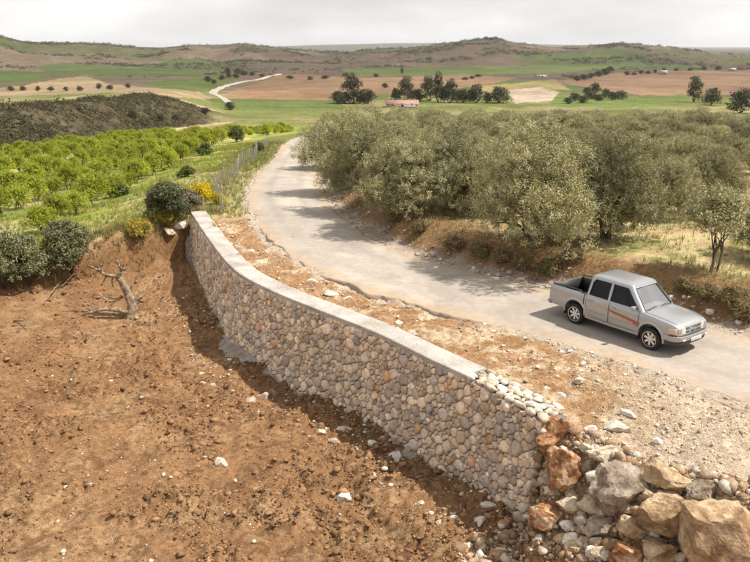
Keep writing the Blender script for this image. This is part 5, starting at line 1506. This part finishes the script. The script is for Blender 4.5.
TREES = [
    (338, 104, 16, 17, 'broad', 'dark round tree, leftmost of the three beside the brown field'), (353, 104, 30, 22, 'sparse', 'tall dark tree, middle of the three beside the brown field'), (367, 104, 18, 21, 'broad', 'dark low tree, rightmost of the three beside the brown field'),
    (405, 101, 24, 17, 'sparse', 'thin-topped tree just behind the red-roofed shed'), (418, 101, 15, 14, 'broad', 'brownish tree behind the right end of the red-roofed shed'), (429, 101, 24, 18, 'sparse', 'olive-brown tall tree left of the cypress'),
    (438, 102, 30, 8, 'cypress', 'slim dark cypress, tallest of the farm trees'), (450, 103, 27, 17, 'broad', 'tall dark tree right of the slim cypress'), (463, 103, 17, 14, 'broad', 'dark middling tree right of the tall dark one'),
    (476, 103, 19, 12, 'cypress', 'stout dark cypress at the right of the farm trees'), (499, 103, 20, 24, 'broad', 'wide olive-green tree at the right end of the farm trees'),
    (694, 102, 25, 18, 'sparse', 'feathery dark tree at the back right of the olive grove'), (711, 105, 21, 21, 'broad', 'rounded dark tree right of the feathery one'), (740, 113, 28, 30, 'broad', 'big dark tree near the right edge behind the grove'),
    (396, 101, 16, 12, 'broad', 'dark tree behind the left end of the red-roofed shed'), (411, 100, 13, 11, 'broad', 'low dark tree behind the middle of the shed'), (444, 102, 20, 11, 'broad', 'dark tree tucked behind the slim cypress'), (457, 102, 14, 12, 'broad', 'low dark tree between the tall dark one and its neighbour'), (470, 102, 15, 12, 'broad', 'low dark tree left of the stout cypress'), (487, 103, 13, 12, 'broad', 'low green tree right of the stout cypress'), (345, 104, 15, 14, 'broad', 'dark tree filling the gap left of the tall middle one'), (360, 104, 16, 12, 'broad', 'dark tree filling the gap right of the tall middle one'),
    (385, 88, 6, 8, 'broad', 'small dark tree alone in the brown field'), (376, 77, 4, 7, 'broad', 'tiny bush alone at the top of the brown field'), (402, 74, 7, 4, 'sparse', 'tiny tree far beyond the brown field'),
]
for i, t in enumerate(TREES): far_tree(*t, i=i)
rt = random.Random(31)
HEDGE = [('in the hedge behind the right of the grove', [(568, 104), (575, 101), (583, 103), (590, 99), (598, 101), (606, 98), (613, 100), (620, 99), (587, 94), (595, 93)], 10, 13), ('in the far hedge above the green field', [(577, 81), (584, 80), (591, 78), (598, 77), (605, 75), (610, 72)], 7, 10),
         ('in the row along the pale far lane', [(627, 75), (634, 75), (641, 74), (648, 74), (655, 73), (664, 72), (676, 71), (690, 71), (704, 70), (718, 70)], 4, 6), ('along the lane beyond the scrub spur', [(208, 82), (214, 84), (222, 80), (229, 78), (236, 78), (244, 76), (252, 76), (238, 74), (228, 74)], 6, 8),
         ('on the tan field above the scrub spur', [(11, 91), (23, 91), (38, 91), (51, 91), (66, 91), (80, 91), (99, 89), (110, 90), (128, 88)], 6, 7), ('on the ridge line of the far hill', [(486, 40), (496, 39.5), (491, 40.5)], 4, 6), ('on the far slopes left of the road', [(290, 79), (310, 80), (325, 79), (345, 76), (262, 77), (472, 79), (478, 77), (465, 80)], 4, 8),
         ('at the foot of the scrub spur', [(176, 121), (133, 119), (205, 114), (160, 122), (230, 110)], 9, 12)]
for lab, pts, h, w in HEDGE:
    for j, (u, v) in enumerate(pts):
        far_tree(u, v, h * rt.uniform(.8, 1.2), w * rt.uniform(.8, 1.25), 'broad', 'small dark bushy tree ' + lab, 'bush', 'bushy trees ' + lab, i=j)

M_ROOF = mat_plain('red_roof', (.33, .18, .15), .7, 0, .3, 0, .15, .8)
M_WALLW = mat_plain('whitewash', (.42, .385, .34), .9, 0, .2, 0, .1, 1)
M_DARKW = mat_plain('dark_opening', (.05, .045, .04), .6)
def house(u, v, wpx, name, label, hwall=2.4, roof=M_ROOF, depth=6.0, rise=1.3):
    p = hit(u, v); d = p[1]; w = wpx * d / F_PX; o = empty(name, (p[0], p[1], p[2] - .1), 0)
    mb = MB(); mb.box(-w / 2, w / 2, -depth / 2, depth / 2, -.5, hwall)
    mb.add([(x, y, z) for x in (-w / 2, w / 2) for y, z in ((-depth / 2, hwall), (depth / 2, hwall), (0, hwall + rise))], [(0, 1, 2), (3, 5, 4)]); mb.build('wall', M_WALLW, o)
    a = w / 2 + .3; e = depth / 2 + .4
    for s in (-1, 1):
        mb = MB(); mb.loft([[Vector((x, s * y, z)) for y, z in ((e, hwall - .12), (0, hwall + rise + .08), (0, hwall + rise + .22), (e, hwall + .04))] for x in (-a, a)]); mb.build('roof', roof, o)
    mb = MB(); mb.box(-.6, .6, -depth / 2 - .03, -depth / 2 + .02, 0, 2.0); mb.build('door', M_DARKW, o)
    for x in (-.3, .3):
        mb = MB(); mb.box(x * w - .5, x * w + .5, -depth / 2 - .03, -depth / 2 + .02, 1.0, 1.9); mb.build('window', M_DARKW, o)
    tag(o, label, 'building'); return o
house(402, 107, 31, 'farm_shed', 'long low farm shed with a red roof in front of dark trees', 1.5, depth=7, rise=1.6)
house(663, 74, 6, 'farmhouse', 'small white house at the edge of the far brown field', 3.0, M_WALLW, 9, .6)
house(732, 71, 5, 'farmhouse', 'tiny white house near the right edge beyond the brown field', 3.0, M_WALLW, 9, .6)
house(541, 77, 9, 'farm_shed', 'low whitish farm buildings in the far valley', 1.6, M_WALLW, 14, .4)

# pale lane beyond the spur
def sheet(name, pts, wid, lift, mat):
    P = smooth_pl([hit(*q)[:2] for q in pts], 8); t = np.gradient(P, axis=0); t /= np.hypot(*t.T)[:, None]; n = np.stack([-t[:, 1], t[:, 0]], -1)
    w = np.interp(np.linspace(0, 1, len(P)), np.linspace(0, 1, len(wid)), wid)
    cols_ = []
    for f in (-1, -.33, .33, 1):
        q = P + n * (w * f / 2)[:, None]; z = ground(q[:, 0], q[:, 1], False)[0] + lift - (.6 if abs(f) == 1 else 0) * lift; cols_.append(np.column_stack([q, z]))
    V = np.stack(cols_, 1); idx = np.arange(len(P) * 4).reshape(-1, 4); Fq = np.stack([idx[:-1, :-1], idx[:-1, 1:], idx[1:, 1:], idx[1:, :-1]], -1).reshape(-1, 4)
    o = obj(name, np_mesh(name, V.reshape(-1, 3), Fq, mat, True)); tag(o, kind='structure')
M_LANE = mat_plain('pale_lane', (.33, .295, .25), .9, 0, .1, 0, .1, .1)
sheet('lane', [(231, 104), (222, 98), (213, 93), (222, 87), (240, 82.5), (262, 79), (279, 74)], [4, 4.5, 5, 5, 6, 7, 8], .3, M_LANE)

# ---------------------------------------------------------------- loose ground cover (nobody could count it)
def scatter(name, X, Y, size, sub, mat, pal, seed, sink=.25, flat=.7, kinds=6, label=None):
    rng = np.random.default_rng(seed); prs = []
    for k in range(kinds):
        V, Fi = rock(seed * 10 + k, (1, 1, flat), sub, .3, 7); prs.append((V, Fi))
    z = ground(X, Y)[0]; VV, FF, CC = [], [], []; b0 = 0
    kk = rng.integers(0, kinds, len(X)); pal = np.array(pal); ci = rng.integers(0, len(pal), len(X))
    for k in range(kinds):
        m_ = np.where(kk == k)[0]; V, Fi = prs[k]; n = len(m_)
        if n == 0: continue
        a = rng.uniform(0, 6.28, n); c_, s_ = np.cos(a), np.sin(a); sz = size[m_][:, None]; asp = rng.uniform(.65, 1.35, (n, 3))
        P = V[None] * (sz * asp)[:, None, :]
        x = P[..., 0] * c_[:, None] - P[..., 1] * s_[:, None] + X[m_][:, None]; y = P[..., 0] * s_[:, None] + P[..., 1] * c_[:, None] + Y[m_][:, None]
        zz = P[..., 2] + (z[m_] + size[m_] * flat * (.5 - sink) * asp[:, 2])[:, None]
        VV.append(np.stack([x, y, zz], -1).reshape(-1, 3)); FF.append((Fi[None] + (b0 + np.arange(n) * len(V))[:, None, None]).reshape(-1, 3)); b0 += n * len(V)
        CC.append(np.repeat(pal[ci[m_]] * rng.uniform(.75, 1.25, (n, 1)), len(V), 0))
    o = obj(name, np_mesh(name, np.vstack(VV), np.vstack(FF), mat, False, np.vstack(CC))); tag(o, label, None, None, 'stuff'); return o
M_CLOD = mat_rock('clod', (.8, .8, .8), (1.15, 1.15, 1.15), scale=6, bump=.5, attr=True, fine=30)
rq = np.random.default_rng(99)
def pick(n, x0, x1, y0, y1, test):
    X = rq.uniform(x0, x1, n); Y = rq.uniform(y0, y1, n); g = ground(X, Y, False); m_ = test(X, Y, *g)
    u, v, d = to_px(X, Y, g[0]); m_ &= (u > -40) & (u < 790) & (v < 600); return X[m_], Y[m_]
def psize(n, lo, hi, a=2.2): return lo * (1 - rq.random(n) * (1 - (lo / hi) ** a)) ** (-1 / a)
X, Y = pick(100000, -24, 6, 12.5, 38, lambda x, y, z, la, d, s, T: (d < -.15) & (T < .5) & (rq.random(len(x)) < .15 + 1.2 * sstep(.42, .62, fbm(x * .55 + y * .2, y * .55, 77, 2))))
near_w = np.clip(24 / np.hypot(X, Y), .5, 1.4); kp = rq.random(len(X)) < near_w ** 2 * .8; X, Y = X[kp], Y[kp]
print('clods', len(X)); scatter('soil_clods', X, Y, psize(len(X), .04, .30, 2.4), 1, M_CLOD, [SOIL, SOIL * .72, SOIL * .85, SOIL * .95, SOIL * 1.12, SOIL * 1.05], 11, .42, .62, label='brown clods of turned earth covering the bare field')
X, Y = pick(26000, -24, 6, 12.5, 38, lambda x, y, z, la, d, s, T: (d < -.1) & (T < .5) & (rq.random(len(x)) < np.where(d > -2.4, .22 + .7 * sstep(.45, .6, fbm(x * .8, y * .8, 437)), .06)) & (s > S0 - 3) & (s < S1 + 1))
scatter('soil_stones', X, Y, psize(len(X), .03, .2, 2.1), 1, M_CLOD, [(.60, .52, .42), (.50, .42, .33), (.66, .60, .51), (.45, .35, .25)], 12, .2, .7, label='small pale stones strewn over the bare soil')
X, Y = pick(26000, -12, 12, 12.5, 44, lambda x, y, z, la, d, s, T: (T > .75) & (la < -2.25) & (d > .85) & (d < 5.5) & (y < 43) & (rq.random(len(x)) < .25 + .9 * sstep(.4, .6, fbm(x * .9, y * .9, 431))))
scatter('verge_rubble', X, Y, psize(len(X), .03, .17, 2.1), 1, M_CLOD, [(.60, .53, .44), (.48, .39, .29), (.36, .24, .14), (.42, .30, .19), (.66, .61, .54), (.33, .20, .11)], 13, .25, .7, label='rubble and crumbled earth on the verge between wall and road')
X, Y = pick(46000, 3, 16, 11, 24, lambda x, y, z, la, d, s, T: (T > .5) & (la < -1.6) & (d > -.4) & (x - .35 * (y - 17) > 4.3) & (rq.random(len(x)) < .25 + .75 * sstep(.4, .6, fbm(x * .7, y * .7, 433))))
scatter('gravel', X, Y, psize(len(X), .018, .10, 2.7), 1, M_CLOD, [(.54, .46, .36), (.48, .38, .28), (.60, .53, .44), (.42, .31, .21), (.50, .39, .27)], 14, .25, .7, label='pale gravel spread over the road shoulder in the lower right')
X, Y = pick(16000, 2, 12, 11, 18, lambda x, y, z, la, d, s, T: (d < .6) & (d > -2.6) & (s < S0 + .2))
scatter('slope_rubble', X, Y, psize(len(X), .05, .34, 1.7), 1, M_CLOD, [(.46, .38, .29), (.36, .26, .17), (.28, .18, .105), (.52, .45, .36), (.34, .20, .115), (.30, .20, .12)], 15, .3, .8, label='broken stones and earth filling the slope between the boulders')
X, Y = pick(16000, -7, 16, 18, 60, lambda x, y, z, la, d, s, T: (la > 2.35) & (la < 3.7) & (rq.random(len(x)) < .7))
scatter('kerb_rubble', X, Y, psize(len(X), .05, .24, 2.0), 1, M_CLOD, [(.42, .37, .33), (.36, .31, .27), (.50, .44, .38), (.33, .25, .19)], 16, .25, .75, label='grey rubble lined along the right edge of the road')
X, Y = pick(3500, -9, 12, 16, 50, lambda x, y, z, la, d, s, T: (np.abs(la) < 2.5) & (rq.random(len(x)) < .12 + .6 * (la < -1.7)))
scatter('road_grit', X, Y, psize(len(X), .02, .08, 2.3), 1, M_CLOD, [(.45, .37, .29), (.36, .26, .18), (.55, .48, .40)], 17, -.9, .6, label='grit and crumbs of earth scattered on the road')

def grass(name, X, Y, h, wid, pal, seed, label, blades=9, mat=None):
    rng = np.random.default_rng(seed); n = len(X); z = ground(X, Y)[0]
    a = rng.uniform(0, 6.28, (n, blades)); r = rng.random((n, blades)) * .12; hh = h[:, None] * rng.uniform(.5, 1.2, (n, blades)); lean = rng.uniform(.05, .5, (n, blades)) * hh
    bx = X[:, None] + r * np.cos(a); by = Y[:, None] + r * np.sin(a); bz = np.broadcast_to(z[:, None] - .02, bx.shape); t = a + 1.57
    w = wid * rng.uniform(.6, 1.4, (n, blades))
    V = np.stack([np.stack([bx - w * np.cos(t), by - w * np.sin(t), bz], -1), np.stack([bx + w * np.cos(t), by + w * np.sin(t), bz], -1), np.stack([bx + lean * np.cos(a), by + lean * np.sin(a), bz + hh], -1)], 2).reshape(-1, 3)
    c = np.array(pal)[rng.integers(0, len(pal), n)][:, None, None, :] * rng.uniform(.75, 1.25, (n, blades, 1, 1)) * np.ones((1, 1, 3, 1))
    o = obj(name, np_mesh(name, V, np.arange(len(V)).reshape(-1, 3), mat or M_FRESH, False, c.reshape(-1, 3))); tag(o, label, None, None, 'stuff')
DRYP = [(.42, .33, .17), (.36, .28, .14), (.48, .39, .22), (.30, .25, .11), (.24, .24, .08)]
GRNP = [(.16, .20, .04), (.20, .24, .05), (.13, .165, .035), (.26, .27, .07)]
X, Y = pick(26000, -26, 0, 38, 100, lambda x, y, z, la, d, s, T: (la < -2.5) & (la > -9) & (d > .6) & (y > 41) & (rq.random(len(x)) < np.exp(-((la + 4.3) / 1.6) ** 2) + .15))
grass('dry_grass', X, Y, rq.uniform(.12, .42, len(X)), .012, DRYP + GRNP, 21, 'tall dry grass along the fence left of the road', 8, M_DARKL)
X, Y = pick(30000, -34, -4, 34, 100, lambda x, y, z, la, d, s, T: (la < -4.5) & (d > .4) & (rq.random(len(x)) < .15 + .9 * sstep(.4, .62, fbm(x * .3, y * .3, 441))))
grass('green_grass', X, Y, rq.uniform(.12, .38, len(X)), .016, GRNP + DRYP[3:], 22, 'green grass on the strip below the orchard', 7)
X, Y = pick(34000, -4, 26, 18, 60, lambda x, y, z, la, d, s, T: (la > 3.2) & ((la < 6) | (rq.random(len(x)) < .5)) & (rq.random(len(x)) < .12 + .85 * sstep(.4, .6, fbm(x * .5, y * .5, 443))))
grass('meadow_grass', X, Y, rq.uniform(.08, .32, len(X)) , .012, DRYP + DRYP + [GRNP[0]], 23, 'dry grass on the bank and the clearing under the olives', 7, M_DARKL)
X, Y = pick(5000, -26, -8, 32, 44, lambda x, y, z, la, d, s, T: (s > S1 - .5) & (d > -.9) & (d < 1.6))
grass('bank_weeds', X, Y, rq.uniform(.2, .6, len(X)), .014, [(.30, .24, .11), (.38, .30, .12), (.22, .20, .07), (.20, .14, .08)], 24, 'dry weeds hanging over the top of the cut bank', 9, M_DARKL)

# dark scrub and hedges on the far hillsides
rg2 = np.random.default_rng(77); n = 26000
ta = rg2.uniform(-.56, .56, n); ra = np.exp(rg2.uniform(math.log(520), math.log(2600), n)); xs_ = ra * np.sin(np.arctan(ta)); ys_ = ra * np.cos(np.arctan(ta))
den = sstep(.50, .60, fbm(xs_ * .009, ys_ * .009, 217, 5)); wx = xs_ + 270 * (fbm(xs_ * .003, ys_ * .003, 211) - .5); wy = ys_ + 450 * (fbm(xs_ * .003, ys_ * .003, 213) - .5)
edge = np.minimum(np.abs((wx / 190) % 1 - .0), np.abs((wy / 330) % 1 - .0)); hedge = (edge < .035) * (_hash(np.floor(wx / 60), np.floor(wy / 60), 8) > .45)
zs_ = ground(xs_, ys_, False)[0]
pu, pv, _d = to_px(xs_, ys_, zs_); crop = np.zeros(n, bool)
for _c, P in FIELDS: crop |= inside_poly(np.array(P), pu, pv)
pk = (rg2.random(n) < .85 * den * sstep(900, 1300, ra) + .7 * hedge * (ra > 750)) & ~crop
pr = [bush_proto(191 + i, 1.0, .8, 7, (.8, .6), [(.06, .06, .032), (.08, .07, .04), (.05, .052, .03), (.095, .08, .05)], 3, .1) for i in range(4)]
pl_ = [(xs_[i], ys_[i], zs_[i] - .2, (s_ * 1.4, s_ * 1.4, s_), i * 1.3, i % 4) for i in np.where(pk)[0][:5200] for s_ in [rg2.uniform(.6, 1.4) * (ra[i] / 1000) ** .7 * 1.15]]
o = obj('hillside_scrub', merge_copies('hillside_scrub', pr, pl_, M_DARKL, .3)); tag(o, 'dark scrub and hedges dotted over the far hillsides', None, None, 'stuff')

# ---------------------------------------------------------------- haze
def haze():
    m = bpy.data.materials.new('air'); m.use_nodes = True; n, l = m.node_tree.nodes, m.node_tree.links
    n.remove(n['Principled BSDF']); v = n.new('ShaderNodeVolumePrincipled'); v.inputs['Color'].default_value = (.92, .94, .97, 1); v.inputs['Density'].default_value = HAZE; v.inputs['Anisotropy'].default_value = .2
    l.new(v.outputs[0], n['Material Output'].inputs['Volume'])
    mb = MB(); zmin = float(FZ.min()) - 3; zmax = max(float(FZ.max()) + 6, 60.0); mb.box(-31000, 31000, -31000, 31000, zmin, zmax)
    o = mb.build('haze', m); tag(o, 'thin pale haze in the air over the valley', None, None, 'stuff')
HAZE = 5e-5
haze()
